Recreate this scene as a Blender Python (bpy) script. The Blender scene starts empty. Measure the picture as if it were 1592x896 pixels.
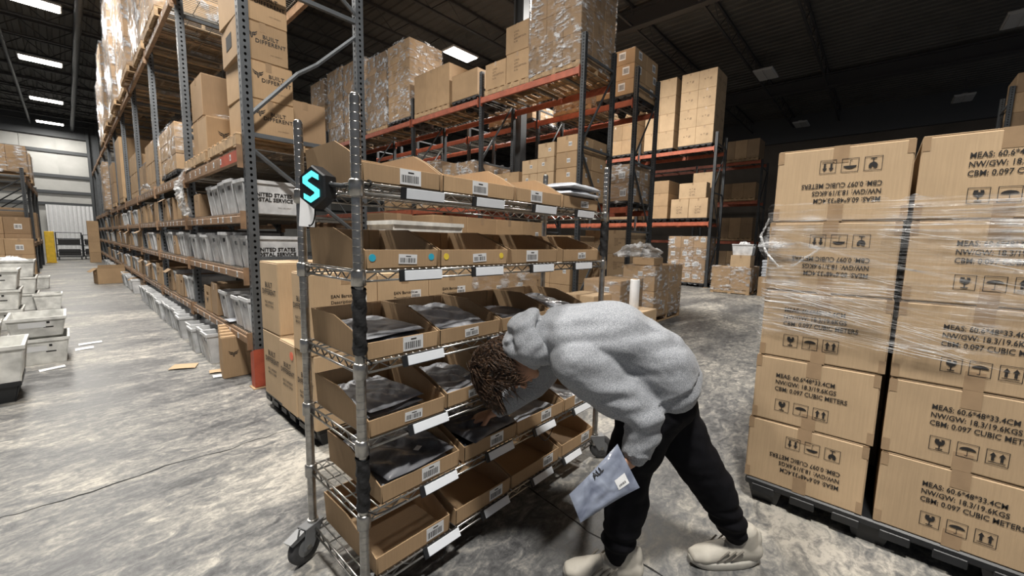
import bpy, math, random
import numpy as np
from mathutils import Vector, Matrix, Euler
random.seed(11)
PI = math.pi
SC = bpy.context.scene
COL = SC.collection

# ------------------------------------------------------------------ camera
cam_d = bpy.data.cameras.new('camera')
cam = bpy.data.objects.new('camera', cam_d)
COL.objects.link(cam)
cam_d.sensor_width = 36.0
cam_d.lens = 36.0 * 628.0 / 1592.0
cam_d.clip_start = 0.05
cam_d.clip_end = 200
_p, _r, _y = -0.1155, 0.0215, 0.832            # pitch, roll, yaw (from the aisle direction +Y towards +X)
_f = Vector((math.sin(_y)*math.cos(_p), math.cos(_y)*math.cos(_p), math.sin(_p)))
_rt = Vector((math.cos(_y), -math.sin(_y), 0))
_up = _rt.cross(_f)
_R = math.cos(_r)*_rt + math.sin(_r)*_up
_U = -math.sin(_r)*_rt + math.cos(_r)*_up
cam.matrix_world = Matrix(((_R.x, _U.x, -_f.x, 0.0), (_R.y, _U.y, -_f.y, 0.0), (_R.z, _U.z, -_f.z, 1.35), (0, 0, 0, 1)))
SC.camera = cam

# ------------------------------------------------------------------ world, exposure
w = bpy.data.worlds.new('world')
SC.world = w
w.use_nodes = True
w.node_tree.nodes['Background'].inputs[0].default_value = (0.80, 0.86, 1.0, 1)
w.node_tree.nodes['Background'].inputs[1].default_value = 0.11
SC.view_settings.view_transform = 'Standard'
SC.view_settings.look = 'None'
SC.view_settings.gamma = 1.0
SC.view_settings.exposure = 0.46
SC.view_settings.use_curve_mapping = False

LAMP_Z = 7.4
LAMP_W = 480.0
LIT = [(-0.2, -0.6), (-0.2, 5.5), (-0.2, 11.5), (-0.2, 17.4), (-0.2, 23.0), (-0.2, 29.5), (-0.2, 35.4), (9.2, 10.9), (9.2, 5.0)]
UNLIT = [(17.2, 3.67), (17.3, -2.1), (24.7, -1.8), (25.1, 3.6)]

# ------------------------------------------------------------------ materials
MATS = {}
def nt(name):
    m = bpy.data.materials.new(name)
    m.use_nodes = True
    MATS[name] = m
    n = m.node_tree.nodes
    return m, n, m.node_tree.links, n['Principled BSDF']
def setp(b, **k):
    for a, v in k.items():
        b.inputs[a.replace('_', ' ')].default_value = v
def plain(name, col, rough=0.5, metal=0.0, noise=0.0, scale=8.0, bump=0.0, spec=0.5, rnd=0.0):
    m, n, l, b = nt(name)
    setp(b, Roughness=rough, Metallic=metal)
    b.inputs['Specular IOR Level'].default_value = spec
    b.inputs['Base Color'].default_value = (*col, 1)
    if noise or bump or rnd:
        tc = n.new('ShaderNodeTexCoord')
        tx = n.new('ShaderNodeTexNoise')
        tx.inputs['Scale'].default_value = scale
        tx.inputs['Detail'].default_value = 5
        oi = n.new('ShaderNodeObjectInfo')
        va = n.new('ShaderNodeVectorMath'); va.operation = 'MULTIPLY_ADD'
        l.new(oi.outputs['Random'], va.inputs[1]); va.inputs[0].default_value = (37, 19, 53)
        l.new(tc.outputs['Object'], va.inputs[2])
        l.new(va.outputs[0], tx.inputs['Vector'])
        mr = n.new('ShaderNodeMapRange')
        mr.inputs[1].default_value = 0.3; mr.inputs[2].default_value = 0.7
        mr.inputs[3].default_value = 1 - noise; mr.inputs[4].default_value = 1 + noise
        l.new(tx.outputs[0], mr.inputs[0])
        mo = n.new('ShaderNodeMapRange')
        mo.inputs[3].default_value = 1 - rnd; mo.inputs[4].default_value = 1 + rnd
        l.new(oi.outputs['Random'], mo.inputs[0])
        mu = n.new('ShaderNodeMath'); mu.operation = 'MULTIPLY'
        l.new(mr.outputs[0], mu.inputs[0]); l.new(mo.outputs[0], mu.inputs[1])
        vm = n.new('ShaderNodeVectorMath'); vm.operation = 'SCALE'
        vm.inputs[0].default_value = col
        l.new(mu.outputs[0], vm.inputs['Scale'])
        l.new(vm.outputs[0], b.inputs['Base Color'])
        if bump:
            bp = n.new('ShaderNodeBump'); bp.inputs['Strength'].default_value = bump; bp.inputs['Distance'].default_value = 0.01
            l.new(tx.outputs[0], bp.inputs['Height']); l.new(bp.outputs[0], b.inputs['Normal'])
    return m

def cardboard(name, col, rnd=0.12):
    m, n, l, b = nt(name)
    setp(b, Roughness=0.72)
    b.inputs['Specular IOR Level'].default_value = 0.25
    tc = n.new('ShaderNodeTexCoord'); oi = n.new('ShaderNodeObjectInfo')
    va = n.new('ShaderNodeVectorMath'); va.operation = 'MULTIPLY_ADD'
    l.new(oi.outputs['Random'], va.inputs[1]); va.inputs[0].default_value = (37, 19, 53)
    l.new(tc.outputs['Object'], va.inputs[2])
    t1 = n.new('ShaderNodeTexNoise'); t1.inputs['Scale'].default_value = 3.2; t1.inputs['Detail'].default_value = 6
    l.new(va.outputs[0], t1.inputs['Vector'])
    mp = n.new('ShaderNodeMapping'); mp.inputs['Scale'].default_value = (90, 90, 4)
    l.new(tc.outputs['Object'], mp.inputs[0])
    t2 = n.new('ShaderNodeTexNoise'); t2.inputs['Scale'].default_value = 2.0; t2.inputs['Detail'].default_value = 3
    l.new(mp.outputs[0], t2.inputs['Vector'])
    r1 = n.new('ShaderNodeMapRange'); r1.inputs[1].default_value = .3; r1.inputs[2].default_value = .7; r1.inputs[3].default_value = .90; r1.inputs[4].default_value = 1.08
    l.new(t1.outputs[0], r1.inputs[0])
    r2 = n.new('ShaderNodeMapRange'); r2.inputs[1].default_value = .3; r2.inputs[2].default_value = .7; r2.inputs[3].default_value = .95; r2.inputs[4].default_value = 1.05
    l.new(t2.outputs[0], r2.inputs[0])
    r3 = n.new('ShaderNodeMapRange'); r3.inputs[3].default_value = 1 - rnd; r3.inputs[4].default_value = 1 + rnd
    l.new(oi.outputs['Random'], r3.inputs[0])
    m1 = n.new('ShaderNodeMath'); m1.operation = 'MULTIPLY'; l.new(r1.outputs[0], m1.inputs[0]); l.new(r2.outputs[0], m1.inputs[1])
    m2 = n.new('ShaderNodeMath'); m2.operation = 'MULTIPLY'; l.new(m1.outputs[0], m2.inputs[0]); l.new(r3.outputs[0], m2.inputs[1])
    vm = n.new('ShaderNodeVectorMath'); vm.operation = 'SCALE'; vm.inputs[0].default_value = col
    l.new(m2.outputs[0], vm.inputs['Scale']); l.new(vm.outputs[0], b.inputs['Base Color'])
    bp = n.new('ShaderNodeBump'); bp.inputs['Strength'].default_value = 0.12; bp.inputs['Distance'].default_value = 0.004
    l.new(t2.outputs[0], bp.inputs['Height']); l.new(bp.outputs[0], b.inputs['Normal'])
    return m

cardboard('cardboard', (0.42, 0.285, 0.165))
cardboard('cardboard_light', (0.50, 0.362, 0.225), 0.05)
cardboard('cardboard_dull', (0.33, 0.225, 0.135), 0.2)
plain('tape', (0.36, 0.245, 0.145), 0.28, noise=0.08, scale=20, spec=0.6)
plain('ink', (0.018, 0.016, 0.015), 0.6)
plain('ink_soft', (0.10, 0.065, 0.04), 0.7)
plain('paper', (0.74, 0.75, 0.76), 0.55, noise=0.04, scale=10)
plain('display_white', (0.80, 0.84, 0.89), 0.25, noise=0.02)
plain('black_plastic', (0.014, 0.015, 0.017), 0.42, noise=0.25, scale=14)
plain('grey_plastic', (0.16, 0.165, 0.17), 0.4, noise=0.1)
plain('rubber', (0.05, 0.05, 0.052), 0.7, noise=0.2, scale=30)
plain('chrome', (0.42, 0.41, 0.39), 0.28, 0.95, noise=0.25, scale=25)
plain('rack_steel', (0.115, 0.125, 0.135), 0.45, 0.25, noise=0.18, scale=6, rnd=0.1)
plain('rack_dark', (0.055, 0.06, 0.065), 0.5, 0.2, noise=0.2, scale=6, rnd=0.1)
plain('beam_tan', (0.27, 0.165, 0.095), 0.55, noise=0.3, scale=9, rnd=0.15)
plain('beam_red', (0.42, 0.085, 0.045), 0.5, noise=0.2, scale=9)
plain('beam_orange', (0.40, 0.105, 0.055), 0.5, noise=0.22, scale=7, rnd=0.1)
plain('deck_wire', (0.20, 0.19, 0.17), 0.45, 0.5)
plain('wood', (0.44, 0.30, 0.17), 0.75, noise=0.3, scale=12, bump=0.3, rnd=0.15)
plain('tote_white', (0.62, 0.63, 0.64), 0.5, noise=0.22, scale=9, bump=0.4, rnd=0.12)
plain('tote_clear', (0.66, 0.66, 0.63), 0.35, noise=0.32, scale=9, bump=0.1, rnd=0.08)
plain('orange_dot', (0.85, 0.17, 0.09), 0.5)
plain('yellow_dot', (0.80, 0.60, 0.06), 0.5)
plain('blue_dot', (0.03, 0.42, 0.60), 0.5)
plain('yellow_paint', (0.70, 0.45, 0.03), 0.5, noise=0.12)
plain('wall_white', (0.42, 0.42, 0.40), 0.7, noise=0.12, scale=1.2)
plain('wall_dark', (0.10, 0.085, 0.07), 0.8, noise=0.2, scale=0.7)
plain('girt', (0.06, 0.065, 0.07), 0.6)
plain('ceiling_dark', (0.070, 0.068, 0.062), 0.7, noise=0.25, scale=0.8)
plain('joist', (0.036, 0.036, 0.038), 0.6)
plain('fixture', (0.45, 0.45, 0.44), 0.5)
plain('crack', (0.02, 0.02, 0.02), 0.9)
plain('wrap_cloth', (0.012, 0.012, 0.013), 0.75, noise=0.3, scale=40, bump=0.5)
plain('skin', (0.50, 0.27, 0.17), 0.5, noise=0.08, scale=20)
plain('pants', (0.006, 0.006, 0.008), 0.9, noise=0.25, scale=30, bump=0.1, spec=0.15)
plain('shoe', (0.48, 0.45, 0.39), 0.65, noise=0.16, scale=16, bump=0.1)
plain('shoe_sole', (0.50, 0.48, 0.43), 0.6, noise=0.15, scale=20)
plain('shoe_dark', (0.22, 0.20, 0.17), 0.7, noise=0.15, scale=20)
plain('navy_bag', (0.02, 0.022, 0.03), 0.22, noise=0.3, scale=12, bump=0.5)

def emit(name, col, s):
    m, n, l, b = nt(name)
    setp(b, Roughness=0.5)
    b.inputs['Base Color'].default_value = (*col, 1)
    b.inputs['Emission Color'].default_value = (*col, 1)
    b.inputs['Emission Strength'].default_value = s
emit('lamp_glow', (1.0, 0.96, 0.88), 14.0)
emit('logo_glow', (0.10, 0.75, 0.80), 0.9)

def hoodie_mat():
    m, n, l, b = nt('hoodie')
    setp(b, Roughness=0.95)
    b.inputs['Specular IOR Level'].default_value = 0.1
    b.inputs['Sheen Weight'].default_value = 0.15
    tc = n.new('ShaderNodeTexCoord')
    t = n.new('ShaderNodeTexNoise'); t.inputs['Scale'].default_value = 260; t.inputs['Detail'].default_value = 3
    l.new(tc.outputs['Object'], t.inputs['Vector'])
    r = n.new('ShaderNodeValToRGB')
    r.color_ramp.elements[0].position = 0.32; r.color_ramp.elements[0].color = (0.185, 0.198, 0.22, 1)
    r.color_ramp.elements[1].position = 0.68; r.color_ramp.elements[1].color = (0.395, 0.41, 0.435, 1)
    l.new(t.outputs[0], r.inputs[0]); l.new(r.outputs[0], b.inputs['Base Color'])
    t2 = n.new('ShaderNodeTexNoise'); t2.inputs['Scale'].default_value = 14; t2.inputs['Detail'].default_value = 2
    l.new(tc.outputs['Object'], t2.inputs['Vector'])
    bp = n.new('ShaderNodeBump'); bp.inputs['Strength'].default_value = 0.25; bp.inputs['Distance'].default_value = 0.02
    l.new(t2.outputs[0], bp.inputs['Height']); l.new(bp.outputs[0], b.inputs['Normal'])
hoodie_mat()

def hair_mat():
    m, n, l, b = nt('hair')
    setp(b, Roughness=0.42)
    tc = n.new('ShaderNodeTexCoord')
    t0 = n.new('ShaderNodeTexNoise'); t0.inputs['Scale'].default_value = 9; t0.inputs['Detail'].default_value = 2
    l.new(tc.outputs['Object'], t0.inputs['Vector'])
    t = n.new('ShaderNodeTexWave'); t.inputs['Scale'].default_value = 26; t.inputs['Distortion'].default_value = 12; t.inputs['Detail'].default_value = 3
    l.new(tc.outputs['Object'], t.inputs['Vector'])
    r = n.new('ShaderNodeValToRGB')
    r.color_ramp.elements[0].color = (0.020, 0.011, 0.007, 1); r.color_ramp.elements[1].color = (0.115, 0.064, 0.036, 1)
    l.new(t.outputs[1], r.inputs[0]); l.new(r.outputs[0], b.inputs['Base Color'])
    bp = n.new('ShaderNodeBump'); bp.inputs['Strength'].default_value = 0.7; bp.inputs['Distance'].default_value = 0.01
    l.new(t.outputs[1], bp.inputs['Height']); l.new(bp.outputs[0], b.inputs['Normal'])
hair_mat()

def poly(name, dark, light, rough=0.2):
    """garment folded inside a clear bag: cloth colour under a glossy film"""
    m, n, l, b = nt(name)
    setp(b, Roughness=0.65)
    b.inputs['Coat Weight'].default_value = 0.55
    b.inputs['Coat Roughness'].default_value = rough
    tc = n.new('ShaderNodeTexCoord'); oi = n.new('ShaderNodeObjectInfo')
    va = n.new('ShaderNodeVectorMath'); va.operation = 'MULTIPLY_ADD'
    l.new(oi.outputs['Random'], va.inputs[1]); va.inputs[0].default_value = (37, 19, 53)
    l.new(tc.outputs['Object'], va.inputs[2])
    t = n.new('ShaderNodeTexNoise'); t.inputs['Scale'].default_value = 9; t.inputs['Detail'].default_value = 4; t.inputs['Distortion'].default_value = 1.2
    l.new(va.outputs[0], t.inputs['Vector'])
    r = n.new('ShaderNodeValToRGB')
    r.color_ramp.elements[0].position = 0.35; r.color_ramp.elements[0].color = (*dark, 1)
    r.color_ramp.elements[1].position = 0.68; r.color_ramp.elements[1].color = (*light, 1)
    l.new(t.outputs[0], r.inputs[0]); l.new(r.outputs[0], b.inputs['Base Color'])
    bp = n.new('ShaderNodeBump'); bp.inputs['Strength'].default_value = 0.5; bp.inputs['Distance'].default_value = 0.012
    l.new(t.outputs[0], bp.inputs['Height']); l.new(bp.outputs[0], b.inputs['Coat Normal'])
poly('poly_grey', (0.30, 0.31, 0.34), (0.56, 0.58, 0.62))
poly('poly_dark', (0.07, 0.073, 0.083), (0.19, 0.195, 0.215))
poly('poly_light', (0.33, 0.35, 0.39), (0.52, 0.55, 0.60))
poly('poly_blue', (0.12, 0.14, 0.20), (0.30, 0.34, 0.43))

def film(name, lo, hi, sc, pos=(0.45, 0.72), bump=0.8, col=(.8, .81, .82)):
    """clear stretch film: transparent where taut, milky and glossy along its pleats, bright highlight patches painted into the opacity"""
    m, n, l, b = nt(name)
    setp(b, Roughness=0.16)
    b.inputs['Base Color'].default_value = (*col, 1)
    b.inputs['Specular IOR Level'].default_value = 1.0
    tc = n.new('ShaderNodeTexCoord')
    mp = n.new('ShaderNodeMapping'); mp.inputs['Scale'].default_value = sc
    l.new(tc.outputs['Object'], mp.inputs[0])
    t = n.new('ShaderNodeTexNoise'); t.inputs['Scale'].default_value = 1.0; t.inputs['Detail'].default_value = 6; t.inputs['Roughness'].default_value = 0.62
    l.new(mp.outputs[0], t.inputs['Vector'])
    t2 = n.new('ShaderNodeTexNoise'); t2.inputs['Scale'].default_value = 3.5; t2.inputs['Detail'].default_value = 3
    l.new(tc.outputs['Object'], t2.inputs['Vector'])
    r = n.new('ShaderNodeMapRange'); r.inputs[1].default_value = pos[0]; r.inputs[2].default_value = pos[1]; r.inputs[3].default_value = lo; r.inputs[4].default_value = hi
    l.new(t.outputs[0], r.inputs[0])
    r2 = n.new('ShaderNodeMapRange'); r2.inputs[1].default_value = .44; r2.inputs[2].default_value = .60; r2.inputs[3].default_value = .12; r2.inputs[4].default_value = 1.15  # broad pale patches paint specular highlights into the opacity
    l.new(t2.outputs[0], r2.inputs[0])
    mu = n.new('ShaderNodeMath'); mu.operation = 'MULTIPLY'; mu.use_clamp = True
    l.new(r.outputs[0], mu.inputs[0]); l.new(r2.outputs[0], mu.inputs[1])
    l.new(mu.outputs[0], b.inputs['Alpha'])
    bp = n.new('ShaderNodeBump'); bp.inputs['Strength'].default_value = bump; bp.inputs['Distance'].default_value = 0.02
    l.new(t.outputs[0], bp.inputs['Height']); l.new(bp.outputs[0], b.inputs['Normal'])
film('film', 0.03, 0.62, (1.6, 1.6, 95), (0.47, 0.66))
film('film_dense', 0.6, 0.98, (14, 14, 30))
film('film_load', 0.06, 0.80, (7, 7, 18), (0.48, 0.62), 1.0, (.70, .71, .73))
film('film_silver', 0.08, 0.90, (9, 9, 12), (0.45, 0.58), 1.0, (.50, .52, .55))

def floor_mat():
    m, n, l, b = nt('concrete')
    tc = n.new('ShaderNodeTexCoord')
    mp = n.new('ShaderNodeMapping'); mp.inputs['Rotation'].default_value = (0, 0, math.radians(-12)); mp.inputs['Scale'].default_value = (0.75, 1.6, 1)
    l.new(tc.outputs['Object'], mp.inputs[0])
    big = n.new('ShaderNodeTexNoise'); big.inputs['Scale'].default_value = 0.9; big.inputs['Detail'].default_value = 8; big.inputs['Roughness'].default_value = 0.62; big.inputs['Distortion'].default_value = 0.6
    l.new(mp.outputs[0], big.inputs['Vector'])
    mp2 = n.new('ShaderNodeMapping'); mp2.inputs['Rotation'].default_value = (0, 0, math.radians(-14)); mp2.inputs['Scale'].default_value = (7.0, 12.5, 1)
    l.new(tc.outputs['Object'], mp2.inputs[0])
    med = n.new('ShaderNodeTexNoise'); med.inputs['Scale'].default_value = 1.3; med.inputs['Detail'].default_value = 9; med.inputs['Roughness'].default_value = 0.68; med.inputs['Distortion'].default_value = 0.9
    l.new(mp2.outputs[0], med.inputs['Vector'])
    fine = n.new('ShaderNodeTexNoise'); fine.inputs['Scale'].default_value = 46; fine.inputs['Detail'].default_value = 6; fine.inputs['Roughness'].default_value = 0.7
    l.new(tc.outputs['Object'], fine.inputs['Vector'])
    a = n.new('ShaderNodeMath'); a.operation = 'MULTIPLY_ADD'; a.inputs[1].default_value = 0.58
    l.new(med.outputs[0], a.inputs[0])
    s = n.new('ShaderNodeMath'); s.operation = 'MULTIPLY'; s.inputs[1].default_value = 0.60
    l.new(big.outputs[0], s.inputs[0]); l.new(s.outputs[0], a.inputs[2])
    a2 = n.new('ShaderNodeMath'); a2.operation = 'MULTIPLY_ADD'; a2.inputs[1].default_value = 0.26
    l.new(fine.outputs[0], a2.inputs[0]); l.new(a.outputs[0], a2.inputs[2])
    r = n.new('ShaderNodeValToRGB')
    cr = r.color_ramp
    cr.elements[0].position = 0.57; cr.elements[0].color = (0.055, 0.056, 0.058, 1)
    cr.elements[1].position = 0.86; cr.elements[1].color = (0.47, 0.44, 0.385, 1)
    e = cr.elements.new(0.67); e.color = (0.125, 0.126, 0.126, 1)
    e = cr.elements.new(0.755); e.color = (0.235, 0.228, 0.21, 1)
    l.new(a2.outputs[0], r.inputs[0]); l.new(r.outputs[0], b.inputs['Base Color'])
    rr = n.new('ShaderNodeMapRange'); rr.inputs[1].default_value = .5; rr.inputs[2].default_value = .85; rr.inputs[3].default_value = .34; rr.inputs[4].default_value = .60
    b.inputs['Specular IOR Level'].default_value = 0.35
    l.new(a2.outputs[0], rr.inputs[0]); l.new(rr.outputs[0], b.inputs['Roughness'])
    bp = n.new('ShaderNodeBump'); bp.inputs['Strength'].default_value = 0.22; bp.inputs['Distance'].default_value = 0.01
    l.new(a2.outputs[0], bp.inputs['Height']); l.new(bp.outputs[0], b.inputs['Normal'])
floor_mat()

# ------------------------------------------------------------------ mesh helpers
class MB:
    """collects vertices and faces; each face remembers its material slot"""
    def __init__(s):
        s.v = []; s.f = []; s.m = []
    def add(s, vs, fs, mi=0):
        o = len(s.v); s.v += [tuple(p) for p in vs]
        for f in fs:
            s.f.append(tuple(o + i for i in f)); s.m.append(mi)
        return s
    def box(s, x0, x1, y0, y1, z0, z1, mi=0):
        return s.add([(x0,y0,z0),(x1,y0,z0),(x1,y1,z0),(x0,y1,z0),(x0,y0,z1),(x1,y0,z1),(x1,y1,z1),(x0,y1,z1)],
                     [(0,3,2,1),(4,5,6,7),(0,1,5,4),(1,2,6,5),(2,3,7,6),(3,0,4,7)], mi)
    def cbox(s, x0, x1, y0, y1, z0, z1, c=0.003, mi=0):
        """box with chamfered edges"""
        vs = []; ix = {}
        X = (x0, x1); Y = (y0, y1); Z = (z0, z1)
        for i in (0, 1):
            for j in (0, 1):
                for k in (0, 1):
                    sx = c if i == 0 else -c; sy = c if j == 0 else -c; sz = c if k == 0 else -c
                    for a, p in enumerate(((X[i], Y[j]+sy, Z[k]+sz), (X[i]+sx, Y[j], Z[k]+sz), (X[i]+sx, Y[j]+sy, Z[k]))):
                        ix[i, j, k, a] = len(vs); vs.append(p)
        F = []
        for i in (0, 1):
            q = [ix[i,0,0,0], ix[i,1,0,0], ix[i,1,1,0], ix[i,0,1,0]]; F.append(q if i else q[::-1])
            q = [ix[0,i,0,1], ix[1,i,0,1], ix[1,i,1,1], ix[0,i,1,1]]; F.append(q[::-1] if i else q)
            q = [ix[0,0,i,2], ix[1,0,i,2], ix[1,1,i,2], ix[0,1,i,2]]; F.append(q if i else q[::-1])
        for i in (0, 1):
            for j in (0, 1):
                q = [ix[i,j,0,0], ix[i,j,0,1], ix[i,j,1,1], ix[i,j,1,0]]; F.append(q if (i ^ j) else q[::-1])
                q = [ix[i,0,j,0], ix[i,0,j,2], ix[i,1,j,2], ix[i,1,j,0]]; F.append(q[::-1] if (i ^ j) else q)
                q = [ix[0,i,j,1], ix[0,i,j,2], ix[1,i,j,2], ix[1,i,j,1]]; F.append(q if (i ^ j) else q[::-1])
                for k in (0, 1):
                    q = [ix[i,j,k,0], ix[i,j,k,1], ix[i,j,k,2]]; F.append(q if (i+j+k) % 2 == 1 else q[::-1])
        return s.add(vs, F, mi)
    def prism(s, pts, axis, a, b, mi=0):
        """2D outline (counter clockwise in the two remaining axes) pushed along axis from a to b"""
        def P(p, t):
            return {'x': (t, p[0], p[1]), 'y': (p[0], t, p[1]), 'z': (p[0], p[1], t)}[axis]
        n = len(pts)
        vs = [P(p, a) for p in pts] + [P(p, b) for p in pts]
        fs = [tuple(range(n)), tuple(range(2*n-1, n-1, -1))] + [(i, i+n, (i+1) % n + n, (i+1) % n) for i in range(n)]
        return s.add(vs, fs, mi)
    def tube(s, pts, r, n=6, mi=0, cap=True, rs=None):
        pts = [Vector(p) for p in pts]
        base = len(s.v); N = len(pts); up = None
        for i, p in enumerate(pts):
            d = (pts[min(i+1, N-1)] - pts[max(i-1, 0)]).normalized()
            if up is None:
                up = Vector((0,0,1)) if abs(d.z) < .9 else Vector((1,0,0))
            a = d.cross(up)
            if a.length < 1e-5: a = d.orthogonal()
            a.normalize(); b2 = a.cross(d).normalized(); up = b2
            rr = rs[i] if rs else r
            for k in range(n):
                t = 2*PI*k/n
                s.v.append(tuple(p + a*math.cos(t)*rr + b2*math.sin(t)*rr))
        for i in range(N-1):
            for k in range(n):
                k2 = (k+1) % n
                s.f.append((base+i*n+k, base+i*n+k2, base+(i+1)*n+k2, base+(i+1)*n+k)); s.m.append(mi)
        if cap:
            s.f.append(tuple(base+k for k in range(n))[::-1]); s.m.append(mi)
            s.f.append(tuple(base+(N-1)*n+k for k in range(n))); s.m.append(mi)
        return s
    def lathe(s, prof, axis=2, c=(0,0,0), n=20, mi=0):
        base = len(s.v)
        for (r, h) in prof:
            for k in range(n):
                t = 2*PI*k/n
                p = [r*math.cos(t), r*math.sin(t), h]
                if axis == 0: p = [p[2], p[0], p[1]]
                if axis == 1: p = [p[1], p[2], p[0]]
                s.v.append((p[0]+c[0], p[1]+c[1], p[2]+c[2]))
        for i in range(len(prof)-1):
            for k in range(n):
                k2 = (k+1) % n
                s.f.append((base+i*n+k, base+i*n+k2, base+(i+1)*n+k2, base+(i+1)*n+k)); s.m.append(mi)
        s.f.append(tuple(base+k for k in range(n))[::-1]); s.m.append(mi)
        s.f.append(tuple(base+(len(prof)-1)*n+k for k in range(n))); s.m.append(mi)
        return s
    def mesh(s, name, mats, smooth=False):
        me = bpy.data.meshes.new(name)
        me.from_pydata(s.v, [], s.f)
        for m in ([mats] if isinstance(mats, str) else mats): me.materials.append(MATS[m])
        if any(s.m): me.polygons.foreach_set('material_index', s.m)
        if smooth: me.polygons.foreach_set('use_smooth', [True]*len(s.f))
        me.update()
        return me
    def obj(s, name, mats, parent=None, loc=(0,0,0), rot=(0,0,0), smooth=False):
        return put(name, s.mesh(name, mats, smooth), parent, loc, rot)

def put(name, data, parent=None, loc=(0,0,0), rot=(0,0,0), scale=None):
    o = bpy.data.objects.new(name, data)
    COL.objects.link(o)
    o.location = loc; o.rotation_euler = rot
    if scale: o.scale = scale
    if parent is not None: o.parent = parent
    return o
def tag(o, label, cat, group=None, kind=None):
    if label: o['label'] = label
    if cat: o['category'] = cat
    if group: o['group'] = group
    if kind: o['kind'] = kind
    return o
def thing(name, label, cat, loc=(0,0,0), rz=0.0, group=None):
    return tag(put(name, None, None, loc, (0,0,rz)), label, cat, group)
def struct(name, mb, mat, parent=None, label=None, loc=(0,0,0)):
    o = mb.obj(name, mat, parent, loc)
    if parent is None:
        o['kind'] = 'structure'
        if label: o['label'] = label
    return o
CACHE = {}
def cached(key, fn):
    if key not in CACHE: CACHE[key] = fn()
    return CACHE[key]
ORD = ['first', 'second', 'third', 'fourth', 'fifth', 'sixth', 'seventh', 'eighth', 'ninth', 'tenth', 'eleventh', 'twelfth']

def text_mesh(body, size, mat='ink', align='CENTER', spacing=1.0, bold=0.0, line=1.0):
    def mk():
        cu = bpy.data.curves.new('lettering', 'FONT')
        cu.body = body; cu.size = size; cu.align_x = align; cu.align_y = 'CENTER'
        cu.space_character = spacing; cu.space_line = line; cu.offset = bold; cu.resolution_u = 2
        o = bpy.data.objects.new('lettering', cu); COL.objects.link(o)
        dg = bpy.context.evaluated_depsgraph_get()
        me = bpy.data.meshes.new_from_object(o.evaluated_get(dg))
        bpy.data.objects.remove(o); bpy.data.curves.remove(cu)
        me.materials.clear(); me.materials.append(MATS[mat])
        return me
    return cached(('text', body, size, mat, align, spacing, bold, line), mk)
ROT_NX = (PI/2, 0, -PI/2)      # print facing -X
ROT_NY = (PI/2, 0, 0)          # print facing -Y

# ------------------------------------------------------------------ cartons
def carton_mesh(w, d, h, seam, mat):
    def mk():
        b = MB()
        t = 0.004
        b.cbox(-w/2, w/2, -d/2, d/2, 0, h-t, min(0.006, h*0.04))
        g = 0.003; e = 0.003
        if seam == 'x':
            b.cbox(-w/2+e, w/2-e, -d/2+e, -g, h-t, h, 0.0012); b.cbox(-w/2+e, w/2-e, g, d/2-e, h-t, h, 0.0012)
        else:
            b.cbox(-w/2+e, -g, -d/2+e, d/2-e, h-t, h, 0.0012); b.cbox(g, w/2-e, -d/2+e, d/2-e, h-t, h, 0.0012)
        return b.mesh('carton', mat)
    return cached(('carton', round(w, 3), round(d, 3), round(h, 3), seam, mat), mk)
def tape_mesh(w, d, h, seam, tw=0.048):
    """one strip over the top seam and down both ends"""
    def mk():
        b = MB(); t = 0.0012; dn = min(0.075, h*0.3)
        L = (w if seam == 'x' else d)/2
        prof = [(-L-t, h-dn), (-L-t, h+t), (L+t, h+t), (L+t, h-dn), (L, h-dn), (L, h), (-L, h), (-L, h-dn)]
        vs = []
        for s in (-tw/2, tw/2):
            for (p, z) in prof: vs.append((p, s, z) if seam == 'x' else (-s, p, z))
        b.add(vs, [(i, (i+1) % 8, (i+1) % 8+8, i+8) for i in range(8)] + [(0, 7, 6, 1), (1, 6, 5, 2), (2, 5, 4, 3), (8, 9, 14, 15), (9, 10, 13, 14), (10, 11, 12, 13)])
        return b.mesh('tape', 'tape')
    return cached(('tape', round(w, 3), round(d, 3), round(h, 3), seam, tw), mk)
def label_mesh(w, h, kind=0):
    """white sticker with printed bars"""
    def mk():
        rr = random.Random(int(w*1000)*7 + kind)
        b = MB(); b.box(-w/2, w/2, -h/2, h/2, 0, 0.0006, 0)
        x = -w*0.42
        y0, y1 = (-h*0.36, h*0.12) if kind != 2 else (-h*.35, h*.3)
        while x < w*0.40:
            bw = w*rr.choice((0.018, 0.03, 0.05))
            b.box(x, x+bw, y0, y1, 0.0006, 0.0009, 1); x += bw + w*rr.choice((0.02, 0.03, 0.045))
        if kind != 2: b.box(-w*0.12, w*0.16, h*0.24, h*0.34, 0.0006, 0.0009, 1)
        return b.mesh('label', ['paper', 'ink'])
    return cached(('label', w, h, kind), mk)
def on_face(c, face, u, v, off=0.0015):
    """point on a carton's face; u, v from its centre, as the viewer sees it (u right, v up)"""
    w, d, h = c['_dim']
    if face == 'nx': return (-w/2-off, -u, h/2+v), ROT_NX
    if face == 'ny': return (u, -d/2-off, h/2+v), ROT_NY
    return (u, v, h+off), (0, 0, 0)
FARB = MB()          # cartons too far off to count, joined at the end
SKIP = set()
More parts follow.
